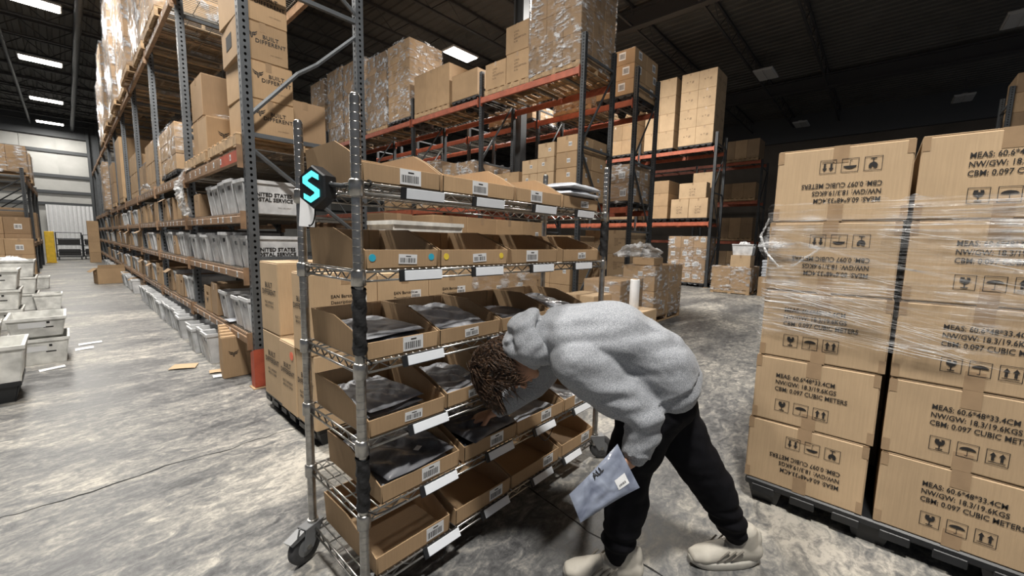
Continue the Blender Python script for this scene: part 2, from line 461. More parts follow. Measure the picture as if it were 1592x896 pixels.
SKIP.update(['brown carton, bottom layer, corner, carton wall on the floor left', 'brown carton, bottom layer, corner, front of carton wall left', 'brown carton, bottom layer, second in from corner, carton wall on the floor left', 'brown carton, second layer, corner, carton wall on the floor left', 'brown carton, third layer, corner, carton wall on the floor left', 'dull carton, bottom layer, first from left, floor under second bay, first orange rack', 'dull carton, bottom layer, second from left, floor under second bay, first orange rack', 'dull carton, second layer, first from left, floor under second bay, first orange rack', 'dull carton, second layer, first from left, second bay middle, third orange rack', 'dull carton, second layer, second from left, floor under second bay, first orange rack', 'dull carton, second layer, second from left, second bay middle, third orange rack', 'tan carton, bottom layer, corner, tall row behind the cart', 'tan carton, bottom layer, corner, wrapped load behind right cart half', 'tan carton, bottom layer, first from left, middle level past the labelled load', 'tan carton, bottom layer, second in from corner, floor under second orange rack', 'tan carton, bottom layer, second in from corner, tall row behind the cart', 'tan carton, bottom layer, second in from corner, wrapped load behind right cart half', 'tan carton, bottom layer, third in from corner, tall row behind the cart', 'tan carton, fifth layer, corner, tall wrapped load, first orange rack', 'tan carton, fifth layer, first from left, tall wrapped load, first orange rack', 'tan carton, fifth layer, first from left, third load on top of left rack', 'tan carton, fifth layer, second from left, fourth load on top of left rack', 'tan carton, fifth layer, second from left, tall wrapped load, first orange rack', 'tan carton, fifth layer, second from left, third load on top of left rack', 'tan carton, fifth layer, second in from corner, tall wrapped load, first orange rack', 'tan carton, fifth layer, third in from corner, tall wrapped load, first orange rack', 'tan carton, fourth layer, first from left, first load on top of left rack', 'tan carton, fourth layer, first from left, second load on top of left rack', 'tan carton, fourth layer, second from left, first load on top of left rack', 'tan carton, fourth layer, second from left, second load on top of left rack', 'tan carton, second layer, corner, wrapped load behind right cart half', 'tan carton, second layer, first from left, middle level past the labelled load', 'tan carton, second layer, second in from corner, tall glossy stack, first orange rack', 'tan carton, second layer, second in from corner, wrapped low load in the second bay', 'tan carton, third layer, first from left, first load on top of left rack', 'tan carton, third layer, first from left, floor under the first orange rack', 'tan carton, third layer, second from left, first load on top of left rack', 'tan carton, third layer, second in from corner, wrapped low load in the second bay'])          # inside or behind other stacks, out of sight
def carton(x, y, z, w, d, h, label, group=None, seam='x', mat='cardboard', rz=0.0, tape=True, stickers=(), prints=(), name='carton', cat='box', tw=0.048, under=False):
    """x, y = centre of the base, z = its underside"""
    if label in SKIP: return None
    o = put(name, carton_mesh(w, d, h, seam, mat), None, (x, y, z), (0, 0, rz))
    tag(o, label, cat, group)
    dim = (w, d, h)
    if tape: put('tape', tape_mesh(w, d, h, seam, tw), o)
    if under: put('tape', tape_mesh(w, d, h, seam, tw), o, (0, 0, h), (PI, 0, 0))
    for (face, u, v, sw, sh, k) in stickers:
        p, r = on_face({'_dim': dim}, face, u, v); put('label', label_mesh(sw, sh, k), o, p, r)
    for (face, u, v, me, turn) in prints:
        p, r = on_face({'_dim': dim}, face, u, v, 0.0022)
        q = put('print', me, o, p, r)
        if turn: q.rotation_euler = (Euler(r).to_matrix() @ Matrix.Rotation(turn, 3, 'Z')).to_euler()
    return o

# ------------------------------------------------------------------ pallets
def wood_pallet(x0, y0, z, w, d, label, group='wooden pallets'):
    t = thing('wooden_pallet', label, 'pallet', (x0+w/2, y0+d/2, z), 0, group)
    def slat():
        return MB().cbox(-w/2, w/2, -0.045, 0.045, 0, 0.017, 0.003).mesh('board', 'wood')
    def stringer():
        return MB().cbox(-0.02, 0.02, -d/2, d/2, 0, 0.085, 0.003).mesh('stringer', 'wood')
    s = cached(('slat', w, d), slat); st = cached(('str', w, d), stringer)
    n = max(5, int(d/0.155))
    for i in range(n):
        put('board', s, t, (0, -d/2+0.045+(d-0.09)*i/(n-1), 0.1025))
    for x in (-w/2+0.02, 0, w/2-0.02): put('stringer', st, t, (x, 0, 0.0175))
    for y in (-d/2+0.045, 0, d/2-0.045): put('board', s, t, (0, y, 0.0))
    return t            # top at 0.12
def black_pallet(x0, y0, z, w, d, label, group='black plastic pallets'):
    t = thing('plastic_pallet', label, 'pallet', (x0+w/2, y0+d/2, z), 0, group)
    def deck():
        b = MB(); b.cbox(-w/2, w/2, -d/2, d/2, 0.085, 0.125, 0.008)
        n = max(4, int(d/0.16))
        for i in range(n):
            yy = -d/2 + d*(i+.5)/n
            for sx in (-1, 1):
                b.cbox(sx*w/2-0.006, sx*w/2+0.006, yy-d/n*.3, yy+d/n*.3, 0.06, 0.1, 0.003)
        return b.mesh('deck', 'black_plastic')
    def foot():
        return MB().add([(-.055,-.055,0),(.055,-.055,0),(.055,.055,0),(-.055,.055,0),(-.075,-.075,.085),(.075,-.075,.085),(.075,.075,.085),(-.075,.075,.085)],
                        [(0,3,2,1),(4,5,6,7),(0,1,5,4),(1,2,6,5),(2,3,7,6),(3,0,4,7)]).mesh('foot', 'black_plastic')
    put('deck', cached(('bdeck', w, d), deck), t)
    f = cached('bfoot', foot)
    for i in (-1, 0, 1):
        for j in (-1, 0, 1): put('foot', f, t, (i*(w/2-0.09), j*(d/2-0.09), 0))
    return t            # top at 0.125

def film_shell(x0, x1, y0, y1, z0, z1, mat, label, group='stretch film round stacked loads', off=0.012, top=False, seed=0, name='stretch_film'):
    """crinkled film skin round a load"""
    rr = random.Random(seed)
    b = MB(); nz = max(4, int((z1-z0)/0.12))
    per = []
    nx = max(2, int((x1-x0)/0.18)); ny = max(2, int((y1-y0)/0.18))
    for i in range(ny): per.append((x0-off, y1+off-(y1-y0+2*off)*i/ny, -1, 0))
    for i in range(nx): per.append((x0-off+(x1-x0+2*off)*i/nx, y0-off, 0, -1))
    for i in range(ny): per.append((x1+off, y0-off+(y1-y0+2*off)*i/ny, 1, 0))
    for i in range(nx): per.append((x1+off-(x1-x0+2*off)*i/nx, y1+off, 0, 1))
    n = len(per); cx = (x0+x1)/2; cy = (y0+y1)/2
    vs = []
    for k in range(nz+1):
        for (x, y, ax, ay) in per:
            j = rr.uniform(0, 0.016)
            vs.append((x+ax*j-cx, y+ay*j-cy, z0+(z1-z0)*k/nz - z0 + (rr.uniform(-.03, .03) if k in (0, nz) and not top else 0)))
    fs = [(k*n+i, k*n+(i+1) % n, (k+1)*n+(i+1) % n, (k+1)*n+i) for k in range(nz) for i in range(n)]
    if top:
        vs.append((0, 0, z1-z0+0.02)); c = len(vs)-1
        fs += [(nz*n+i, nz*n+(i+1) % n, c) for i in range(n)]
    b.add(vs, fs)
    o = b.obj(name, mat, None, (cx, cy, z0), smooth=True)
    return tag(o, label, 'stretch film', group)

def load(x0, y0, z, nx, ny, nz, w, d, h, where, kind='tan', mat='cardboard', seam='x', pallet=None, wrap=None, sticker=None, prt=None, group=None, seed=0, keep=None, gap=0.004, tape=True, far=False):
    """a stack of alike cartons, first column nearest the camera end; nothing is built inside the stack"""
    rr = random.Random(seed)
    if pallet == 'wood': wood_pallet(x0, y0, z, nx*(w+gap), ny*(d+gap), 'wooden pallet under ' + where); z += 0.121
    if pallet == 'black': black_pallet(x0, y0, z, nx*(w+gap), ny*(d+gap), 'black plastic pallet under ' + where); z += 0.126
    for iz in range(nz):
        for iy in range(ny):
            for ix in range(nx):
                if ix > 0 and iy > 0: continue
                if keep and not keep(ix, iy, iz): continue
                pos = []
                if far:
                    FARB.cbox(x0+ix*(w+gap), x0+ix*(w+gap)+w, y0+iy*(d+gap), y0+iy*(d+gap)+d, z+iz*(h+.002), z+iz*(h+.002)+h, .006, rr.choice((0, 1))); continue
                if nz > 1: pos.append((ORD[iz] if iz else 'bottom') + ' layer')
                if nx > 1 and iy == 0: pos.append((ORD[ix] + ' in from corner') if ix else 'corner')
                elif ny > 1: pos.append(ORD[ny-1-iy] + ' from left')
                st = []
                if sticker:
                    if ix == 0: st.append(('nx', w*0+d*rr.uniform(-.25, .25), h*rr.uniform(-.1, .2), sticker, sticker, 2))
                    if iy == 0: st.append(('ny', w*rr.uniform(-.25, .25), h*rr.uniform(-.1, .2), sticker, sticker, 2))
                pr = []
                if prt:
                    if ix == 0: pr.append(('nx', 0, 0, prt, 0))
                    if iy == 0: pr.append(('ny', 0, 0, prt, 0))
                carton(x0+ix*(w+gap)+w/2, y0+iy*(d+gap)+d/2, z+iz*(h+0.002), w, d, h,
                       '%s carton, %s, %s' % (kind, ', '.join(pos), where) if pos else '%s carton, %s' % (kind, where),
                       group or 'cartons, ' + where, seam, mat, rr.uniform(-.0018, .0018), tape and (ix == 0 or iy == 0), st, pr)
    if wrap:
        film_shell(x0, x0+nx*(w+gap), y0, y0+ny*(d+gap), z-0.05, z+nz*(h+0.002)+0.01, wrap, 'clear stretch film round ' + where, seed=seed)
# ================================================================== THE BUILDING
fl = struct('floor', MB().add([(-16, -8, 0), (28, -8, 0), (28, 38, 0), (-16, 38, 0)], [(0, 1, 2, 3)]), 'concrete', None, 'worn grey polished concrete warehouse floor')
def crack(pts, wd, seed):
    rr = random.Random(seed); b = MB(); P = []
    for (a, c) in zip(pts[:-1], pts[1:]):
        n = max(2, int((Vector(c)-Vector(a)).length/0.06))
        for i in range(n):
            t = i/n; P.append((a[0]+(c[0]-a[0])*t+rr.uniform(-1, 1)*wd*.9, a[1]+(c[1]-a[1])*t+rr.uniform(-1, 1)*wd*.9))
    P.append(pts[-1])
    vs = []
    for i, p in enumerate(P):
        q = P[min(i+1, len(P)-1)]; o = P[max(i-1, 0)]
        d = Vector((q[0]-o[0], q[1]-o[1])).normalized(); k = wd*rr.uniform(.35, 1.0)/2
        vs += [(p[0]-d.y*k, p[1]+d.x*k, 0.0008), (p[0]+d.y*k, p[1]-d.x*k, 0.0008)]
    b.add(vs, [(2*i, 2*i+1, 2*i+3, 2*i+2) for i in range(len(P)-1)])
    return b.obj('crack', 'crack', fl)
crack([(-1.6, 3.02), (-0.6, 2.92), (-0.31, 2.95), (0.0, 2.93), (0.3, 2.98), (0.55, 2.94), (0.75, 2.96), (1.3, 2.93)], 0.016, 1)
crack([(1.72, 2.2), (1.65, 1.45), (1.58, 1.08), (1.55, 0.83), (1.55, 0.4), (1.53, -0.6)], 0.012, 2)

# ceiling deck with its ribs running along the aisle
b = MB(); vs = []; xs = []
x = -16.0
while x < 28:
    xs += [(x, 8.2), (x+.11, 8.2), (x+.14, 8.24), (x+.23, 8.24), (x+.26, 8.2)]; x += .30
for (x, z) in xs: vs += [(x, -8, z), (x, 38, z)]
b.add(vs, [(2*i, 2*i+1, 2*i+3, 2*i+2) for i in range(len(xs)-1)])
ceil = struct('ceiling', b, 'ceiling_dark', None, 'dark ribbed metal roof deck of the warehouse')
# bar joists across the aisles and girders along them
def joist_mesh():
    b = MB(); L = 43.0
    b.box(0, L, -.03, .03, 8.12, 8.19); b.box(0, L, -.03, .03, 7.62, 7.67)
    n = 72; s = L/n
    for i in range(n):
        z0, z1 = (7.65, 8.14) if i % 2 == 0 else (8.14, 7.65)
        b.tube([(i*s, 0, z0), ((i+1)*s, 0, z1)], .014, 4, cap=False)
    return b.mesh('roof_joist', 'joist')
jm = joist_mesh()
k = 0
y = 2.2
while y < 37:
    o = put('roof_joist', jm, None, (-15.5, y, 0)); o['kind'] = 'structure'; y += 1.9
for gx in (-6.2, 2.9, 11.6, 20.5):
    b = MB(); b.box(gx-.11, gx+.11, -6, 37.4, 7.58, 7.63); b.box(gx-.11, gx+.11, -6, 37.4, 8.05, 8.1); b.box(gx-.015, gx+.015, -6, 37.4, 7.63, 8.05)
    struct('ceiling_girder', b, 'joist')
tag(MB().tube([(0.66, -2, 7.5), (0.66, 37.3, 7.5)], 0.09, 10).obj('sprinkler_pipe', 'rack_dark', smooth=True), 'long dark sprinkler pipe under the roof along the left aisle', 'pipe')
tag(MB().tube([(-0.98, 8, 7.55), (-0.98, 37.3, 7.55)], 0.05, 8).obj('conduit', 'rack_dark', smooth=True), 'thin dark conduit under the roof left of the aisle lamps', 'pipe')

# far wall at the end of the aisle: white metal panels, dark girts, a white curtain over the dock opening
wf = struct('wall_far', MB().box(-16, 28, 37.5, 37.7, 0, 7.0), 'wall_white', None, 'white metal panel wall at the end of the aisle')
for i in range(30):
    xx = -16 + 1.45*i
    MB().box(xx, xx+1.43, 37.455, 37.5, 2.9, 6.98).obj('panel', 'wall_white', wf)
for z in (6.15, 4.70, 3.73, 3.02):
    MB().box(-16, 28, 37.36, 37.455, z-.09, z+.09).obj('girt', 'girt', wf)
struct('trim_1', MB().box(-16, 28, 37.2, 37.7, 7.0, 8.2), 'girt', None, 'dark header band above the far wall')
struct('column_far', MB().box(1.20, 1.32, 37.0, 37.3, 0, 8.1).box(1.32, 1.62, 37.13, 37.17, 0, 8.1).box(1.62, 1.74, 37.0, 37.3, 0, 8.1), 'girt', None, 'dark steel column standing against the far wall')
b = MB(); vs = []
n = 60
for i in range(n+1):
    xx = -0.75 + 2.0*i/n; yy = 37.2 + 0.035*math.sin(i*1.15)
    vs += [(xx, yy, 0.02), (xx, yy, 2.95)]
b.add(vs, [(2*i, 2*i+1, 2*i+3, 2*i+2) for i in range(n)])
tag(b.obj('dock_curtain', 'paper', smooth=True), 'white plastic curtain hanging over the opening in the far wall', 'curtain')
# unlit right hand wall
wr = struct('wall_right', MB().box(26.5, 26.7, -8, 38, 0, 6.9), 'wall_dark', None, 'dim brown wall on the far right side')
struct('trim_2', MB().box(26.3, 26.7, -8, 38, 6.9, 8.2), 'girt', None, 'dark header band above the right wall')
struct('column_mid', MB().box(7.38, 7.58, 6.55, 6.60, 0, 8.1).box(7.38, 7.58, 6.80, 6.85, 0, 8.1).box(7.455, 7.505, 6.60, 6.80, 0, 8.1), 'girt', None, 'dark steel column between the two orange racks')

# ------------------------------------------------------------------ lamps
def fixture_parts(t, lit):
    b = MB(); b.cbox(-.54, .54, -.30, .30, .03, .09, .01); b.cbox(-.4, .4, -.08, .08, .09, .15, .01)
    put('housing', cached(('fix', 0), lambda: b.mesh('housing', 'fixture')), t)
    c = MB()
    for s in (-1, 1): c.cbox(-.50, .50, s*.14-.12, s*.14+.12, .012, .03, .004)
    put('diffuser', cached(('dif', lit), lambda: c.mesh('diffuser', 'lamp_glow' if lit else 'fixture')), t)
    d = MB()
    for s in (-1, 1): d.tube([(s*.40, 0, .15), (s*.2, 0, .78)], .006, 4)
    put('chain', cached(('chn', 0), lambda: d.mesh('chain', 'rack_dark')), t)
where = ['over the near aisle', 'over the left aisle by the boxes on end', 'over the left aisle', 'at the top left corner', 'second lit lamp down the left aisle', 'third lit lamp down the left aisle', 'farthest lit lamp down the left aisle', 'above the orange racks', 'above the racks behind the tall load']
for i, (x, y) in enumerate(LIT):
    t = thing('ceiling_lamp', 'lit rectangular high bay lamp ' + where[i], 'lamp', (x, y, LAMP_Z), 0, 'high bay lamps')
    fixture_parts(t, True)
    ld = bpy.data.lights.new('lamp_light', 'AREA'); ld.shape = 'RECTANGLE'; ld.size = 1.0; ld.size_y = 0.5
    ld.energy = LAMP_W*(.40 if y > 16 and x < 1 else .5 if y > 8 and x < 1 else 1.0); ld.color = (1.0, 0.955, 0.89)
    lo = bpy.data.objects.new('lamp_light', ld); COL.objects.link(lo); lo.location = (x, y, LAMP_Z-0.03)
where = ['above the dark end of the third rack', 'at the right edge', 'low above the wrapped carton stack', 'far back beside the third rack']
for i, (x, y) in enumerate(UNLIT):
    t = thing('ceiling_lamp', 'unlit grey high bay lamp ' + where[i], 'lamp', (x, y, LAMP_Z), 0, 'high bay lamps')
    fixture_parts(t, False)

# ================================================================== PALLET RACKS
UP_H = 4.85
def upright_mesh(mat, H=UP_H):
    def mk():
        b = MB(); p = 0.0508; n = int(H/p); a = 0.0375; r = 0.0105
        ang = [k*PI/4 for k in range(8)]
        outer = [(1, 0), (1, 1), (0, 1), (-1, 1), (-1, 0), (-1, -1), (0, -1), (1, -1)]
        for face in (0, 1):
            for i in range(n):
                zc = (i+.5)*p; vs = []
                for (ox, oz) in outer:
                    u, z = ox*a, zc+oz*p/2
                    vs.append((-a, -u, z) if face == 0 else (u, -a, z))
                for t in ang:
                    u, z = r*math.cos(t), zc+r*1.25*math.sin(t)
                    vs.append((-a, -u, z) if face == 0 else (u, -a, z))
                b.add(vs, [(j, (j+1) % 8, 8+(j+1) % 8, 8+j) for j in range(8)])
        Z = n*p
        b.add([(-a, a, 0), (a, a, 0), (a, a, Z), (-a, a, Z)], [(0, 3, 2, 1)])
        b.add([(a, -a, 0), (a, -.012, 0), (a, -.012, Z), (a, -a, Z), (a, .012, 0), (a, a, 0), (a, a, Z), (a, .012, Z)], [(0, 1, 2, 3), (4, 5, 6, 7)])
        b.add([(-.02, -.02, 0), (.02, -.02, 0), (.02, .02, 0), (-.02, .02, 0), (-.02, -.02, Z), (.02, -.02, Z), (.02, .02, Z), (-.02, .02, Z)], [(0, 1, 5, 4), (3, 0, 4, 7)], 1)  # near-black core: shade inside the hollow post, put into its colour
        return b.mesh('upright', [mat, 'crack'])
    return cached(('upright', mat, H), mk)
def beam_mesh(L, hh, mat, wd=0.045):
    def mk():
        b = MB(); y0 = .04; y1 = L-.04
        b.cbox(-wd/2, wd/2, y0, y1, -hh, -.022, .004); b.cbox(-wd/2+.012, wd/2, y0, y1, -.022, 0, .003)
        for y in (y0, y1-.012): b.box(-wd/2-.006, wd/2, y, y+.012, -hh-.05, .02)
        return b.mesh('beam', mat)
    return cached(('beam', L, hh, mat), mk)
def deck_mesh(L, D, step):
    def mk():
        b = MB(); y = .06
        while y < L-.05:
            b.box(-.005, D, y-.003, y+.003, -.001, .005); b.box(-.024, -.018, y-.003, y+.003, -.028, .005); y += step
        for x in (0.02, D*.25, D*.5, D*.75, D-.02): b.box(x-.003, x+.003, .045, L-.045, -.007, -.001)
        for y in (L*.2, L*.5, L*.8): b.box(.02, D-.03, y-.02, y+.02, -.035, -.007)
        return b.mesh('wire_deck', 'deck_wire')
    return cached(('deck', L, D, step), mk)
sticker_small = None
def rack(name, label, x0, ys, levels, D, upmat, bmat, beamh=.10, brace='std', lab=0, step=.05, base='beam_red', H=UP_H):
    t = thing(name, label, 'rack', (x0, ys[0], 0), 0, 'pallet racks')
    um = upright_mesh(upmat, H)
    for i, y in enumerate(ys):
        yl = y-ys[0]
        for x in (0.0375, D-.0375):
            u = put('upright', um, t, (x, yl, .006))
            if i < 2:
                put('foot_plate', cached(('fp', base), lambda: MB().cbox(-.075, .075, -.065, .065, 0, .008, .002).mesh('foot_plate', 'wood')), u, (0, 0, -.006))
        zz = [0.15, 1.15, 2.2, 3.45, 4.2] if brace == 'near' and i == 0 else [q*H/UP_H for q in (0.2, 1.6, 3.0, 4.5)]
        xa, xb = .06, D-.06
        for z in zz: put('brace', cached(('hb', D), lambda: MB().box(xa, xb, -.018, .018, -.018, .018).mesh('brace', upmat)), t, (0, yl, z))
        if brace == 'near' and i == 0:
            segs = [(((xa, 0, .22), (xb, 0, 1.05))), ((xa, 0, 2.08), (xb, 0, 1.36)), ((xa, 0, 2.36), (.45, 0, 2.80), (.62, 0, 2.93), (xb, 0, 3.32)), ((xb, 0, 3.52), (xa, 0, 4.15))]
        else:
            segs = [[(a_, b_, c_*H/UP_H) for (a_, b_, c_) in q_] for q_ in (((xa, 0, .25), (xb, 0, 1.55)), ((xb, 0, 1.65), (xa, 0, 2.95)), ((xa, 0, 3.05), (xb, 0, 4.4)))]
        for k, s in enumerate(segs):
            key = ('dg', D, brace == 'near' and i == 0, k, upmat, H)
            put('brace', cached(key, lambda: MB().tube(s, .02, 6).mesh('brace', upmat)), t, (0, yl, 0))
    for i in range(len(ys)-1):
        L = round(ys[i+1]-ys[i], 3)
        for li, z in enumerate(levels):
            hh = beamh if z < 2 else .12
            m = bmat
            for s, x in ((0, -.012), (1, D-.01)):
                bo = put('beam', beam_mesh(L, hh, m), t, (x, ys[i]-ys[0], z))
                if s == 0 and lab and i < lab:
                    rr = random.Random(i*10+li)
                    for q in range(7):
                        sm = cached('shelf_label', lambda: MB().box(-.02, .02, -.026, .026, 0, .001, 0).box(-.008, .008, -.015, .01, .001, .0014, 1).mesh('label', ['paper', 'ink']))
                        put('label', sm, bo, (-.024, .3+q*.29+rr.uniform(-.06, .06), -hh*.55), ROT_NX)
            put('wire_deck', deck_mesh(L, D-.03, step if i < 3 else .1), t, (.0, ys[i]-ys[0], z+.002))
    return t
LB = [4.03 + 2.42*i for i in range(11)]
LV = [.47, 1.05, 1.54, 2.09, 4.2]
rk = rack('pallet_rack', 'long grey pallet rack of totes and cartons along the left aisle', 1.05, LB, LV, 1.07, 'rack_steel', 'beam_tan', .085, 'near', 3, H=4.25)
# red painted end of the top beam and red guard at the foot
MB().box(-.0245, -.0232, .05, .62, -.118, -.024).obj('paint_patch', 'beam_red', rk, (-.012, 0, 2.09))
MB().add([(-.05, -.05, 0), (.035, -.05, 0), (.035, .05, 0), (-.05, .05, 0), (-.05, -.05, .34), (.035, -.05, .34), (.035, .05, .30), (-.05, .05, .30)], [(0, 3, 2, 1), (4, 5, 6, 7), (0, 1, 5, 4), (1, 2, 6, 5), (2, 3, 7, 6), (3, 0, 4, 7)]).obj('foot_guard', 'beam_red', rk, (.03, 0, .014))
RB = [4.0 + 2.5*i for i in range(6)]
rack('orange_rack', 'first orange beam pallet rack behind the wire cart', 6.03, RB, [2.1, 4.30], 1.07, 'rack_dark', 'beam_orange', .12, step=.1)
rack('orange_rack', 'second orange beam pallet rack, back to back with the first', 7.82, [3.92 + 2.5*i for i in range(5)], [2.1, 4.22], 1.07, 'rack_dark', 'beam_orange', .12, step=.1)
rack('orange_rack', 'third orange beam rack, carrying the tall bright stack on the right', 13.7, [4.1 + 2.5*i for i in range(4)], [2.09, 4.40], 1.07, 'rack_dark', 'beam_orange', .12, step=.1)
rack('orange_rack', 'farthest orange rack standing in the dark behind the third', 19.0, [3.9 + 2.5*i for i in range(3)], [1.55, 3.2, 4.8], 1.07, 'rack_dark', 'beam_orange', .12, step=.2)
rack('orange_rack', 'rack in the dark above the right edge of the carton stack', 13.7, [-4.3, -1.7], [2.1, 3.75], 1.07, 'rack_dark', 'beam_orange', .12, step=.2)
rack('grey_rack', 'grey rack at the left edge behind the tote stacks', -1.75, [17.6 + 2.42*i for i in range(4)], [1.0, 2.85], 1.07, 'rack_dark', 'beam_tan', .11, step=.1, H=3.05)
# ================================================================== THINGS ON THE RACKS
def C2(x0, x1, y0, y1, z0, z1, label, group=None, **k):
    return carton((x0+x1)/2, (y0+y1)/2, z0, round(x1-x0, 3), round(y1-y0, 3), round(z1-z0, 3), label, group, **k)

def bull_mesh(s):
    """printed emblem: a horned head between two swept wings"""
    def mk():
        b = MB()
        def pl(pts):
            b.add([(p[0]*s, p[1]*s, 0) for p in pts], [tuple(range(len(pts)))])
        for q in (1, -1):
            def m(pts): pl([(q*x, y) for x, y in (pts if q == 1 else pts[::-1])])
            m([(.10, .12), (.30, .16), (.50, .30), (.62, .48), (.52, .44), (.36, .32), (.12, .26)])
            m([(.16, .06), (.40, .12), (.60, .26), (.48, .10), (.24, -.02)])
            m([(.14, .0), (.34, .02), (.46, .10), (.36, -.06), (.18, -.10)])
            m([(.02, .22), (.12, .20), (.14, -.06), (.10, -.30), (.02, -.42)])
        pl([(-.02, -.42), (-.02, -.30), (.02, -.30), (.02, -.42)])
        return b.mesh('print', 'ink')
    return cached(('bull', s), mk)
BD2 = lambda s: text_mesh('BUILT\nDIFFERENT', s, 'ink', 'CENTER', 1.08, s*0.018, 0.95)
BD1 = lambda s: text_mesh('BUILT\nDIFFERENT', s, 'ink', 'LEFT', 1.05, s*0.018, 0.95)
SMALL0 = lambda: text_mesh('BUILT DIFFERENT', .014, 'ink_soft', 'CENTER')
LINES2 = lambda: text_mesh('EAN Barcode:\nDescription:', .030, 'ink', 'LEFT', 1.0, .0004, 1.25)
LINES3 = lambda: text_mesh('BUILT DIFFERENT\nMADE IN CHINA', .024, 'ink', 'CENTER', 1.0, .0003, 1.2)

def icons_mesh():
    """fragile glass, umbrella and this-way-up arrows, each in a frame"""
    def mk():
        b = MB()
        def fr(cx):
            w, h, t = .030, .030, .0022
            for (x0, x1, y0, y1) in ((-w, w, h-t, h), (-w, w, -h, -h+t), (-w, -w+t, -h+t, h-t), (w-t, w, -h+t, h-t)):
                q(cx+x0, cx+x1, y0, y1)
        def q(x0, x1, y0, y1): b.add([(x0, y0, 0), (x1, y0, 0), (x1, y1, 0), (x0, y1, 0)], [(0, 1, 2, 3)])
        def pl(c, pts): b.add([(c+x, y, 0) for x, y in pts], [tuple(range(len(pts)))])
        c = -.078; fr(c)
        pl(c, [(-.013, .020), (-.015, .008), (-.011, -.001), (-.003, -.006), (.003, -.006), (.011, -.001), (.015, .008), (.013, .020), (.003, .020), (.006, .010), (-.002, .013), (-.001, .020)])
        q(c-.002, c+.002, -.019, -.006); q(c-.010, c+.010, -.023, -.019)
        c = 0.0; fr(c)
        pl(c, [(.023*math.cos(t), .002+.013*math.sin(t)) for t in [PI*i/10 for i in range(11)]])
        q(c-.001, c+.001, -.020, .002); q(c-.007, c+.001, -.022, -.020)
        c = .078; fr(c)
        for d in (-.012, .012):
            pl(c+d, [(-.009, .006), (.009, .006), (0, .021)]); q(c+d-.004, c+d+.004, -.014, .006)
        q(c-.022, c+.022, -.021, -.018)
        return b.mesh('print', 'ink')
    return cached('icons', mk)

# ---- white corrugated plastic postal tote: tapered, open, hand hole in each end; long side along X
def tote_mesh(L=.46, W=.275, H=.295, tp=.03, mat='tote_white', rim=.012, fill=None):
    def mk():
        b = MB(); t = .006
        def quad3(a, c, d, e, hole=None):
            a, c, d, e = map(Vector, (a, c, d, e))
            P = lambda u, v: (a*(1-u)+c*u)*(1-v) + (e*(1-u)+d*u)*v
            if hole is None:
                b.add([P(0, 0), P(1, 0), P(1, 1), P(0, 1)], [(0, 1, 2, 3)]); return
            u0, u1, v0, v1 = hole
            us = (0, u0, u1, 1); vv = (0, v0, v1, 1)
            for i in range(3):
                for j in range(3):
                    if i == 1 and j == 1: continue
                    b.add([P(us[i], vv[j]), P(us[i+1], vv[j]), P(us[i+1], vv[j+1]), P(us[i], vv[j+1])], [(0, 1, 2, 3)])
        def ring(k, ins):
            f = tp*(1-k)
            x, y = L/2-f-ins, W/2-f*.7-ins
            return [(-x, -y), (x, -y), (x, y), (-x, y)]
        o0, o1, i0, i1 = ring(0, 0), ring(1, 0), ring(0, t), ring(1, t)
        for k in range(4):
            n = (k+1) % 4
            hole = (.34, .66, .70, .82) if k in (1, 3) else None
            quad3((*o0[k], 0), (*o0[n], 0), (*o1[n], H), (*o1[k], H), hole)
            quad3((*i0[n], .006), (*i0[k], .006), (*i1[k], H), (*i1[n], H), hole)
            b.add([(*o1[k], H), (*o1[n], H), (*i1[n], H), (*i1[k], H)], [(0, 1, 2, 3)])
            # folded rim standing proud of the wall
            r0 = [(p[0]*(1+rim/L*2), p[1]*(1+rim/W*2)) for p in o1]
            b.add([(*r0[k], H-.028), (*r0[n], H-.028), (*r0[n], H+.001), (*r0[k], H+.001)], [(0, 1, 2, 3)])
            b.add([(*r0[k], H+.001), (*r0[n], H+.001), (*o1[n], H+.001), (*o1[k], H+.001)], [(0, 1, 2, 3)])
            b.add([(*r0[n], H-.028), (*r0[k], H-.028), (*o1[k], H-.028), (*o1[n], H-.028)], [(0, 1, 2, 3)])
        b.add([(*p, 0) for p in o0], [(3, 2, 1, 0)]); b.add([(*p, .006) for p in i0], [(0, 1, 2, 3)])
        # corner ribs
        for k in range(4):
            p, q = Vector((*o0[k], 0)), Vector((*o1[k], H-.03)); b.tube([p, q], .006, 4)
        return b.mesh('tote', mat)
    return cached(('tote', L, W, H, tp, mat, rim), mk)
def tote(x, y, z, label, group, rz=0.0, text=None, L=.46, W=.275, H=.31, tp=.03, mat='tote_white', tilt=0.0, name='postal_tote'):
    o = put(name, tote_mesh(L, W, H, tp, mat), None, (x, y, z), (0, tilt, rz))
    tag(o, label, 'tote', group)
    if text:
        a = math.atan2(tp*.7, H)
        put('print', text_mesh(text, .046, 'ink', 'CENTER', 1.0, .0016, .95), o, (0, -W/2+tp*.7*.50-.004, H*.50), (PI/2+a, 0, 0))
        put('print', text_mesh('MAIL USE ONLY', .016, 'ink_soft'), o, (.1, -W/2+tp*.7*.80-.004, H*.20), (PI/2+a, 0, 0))
    return o
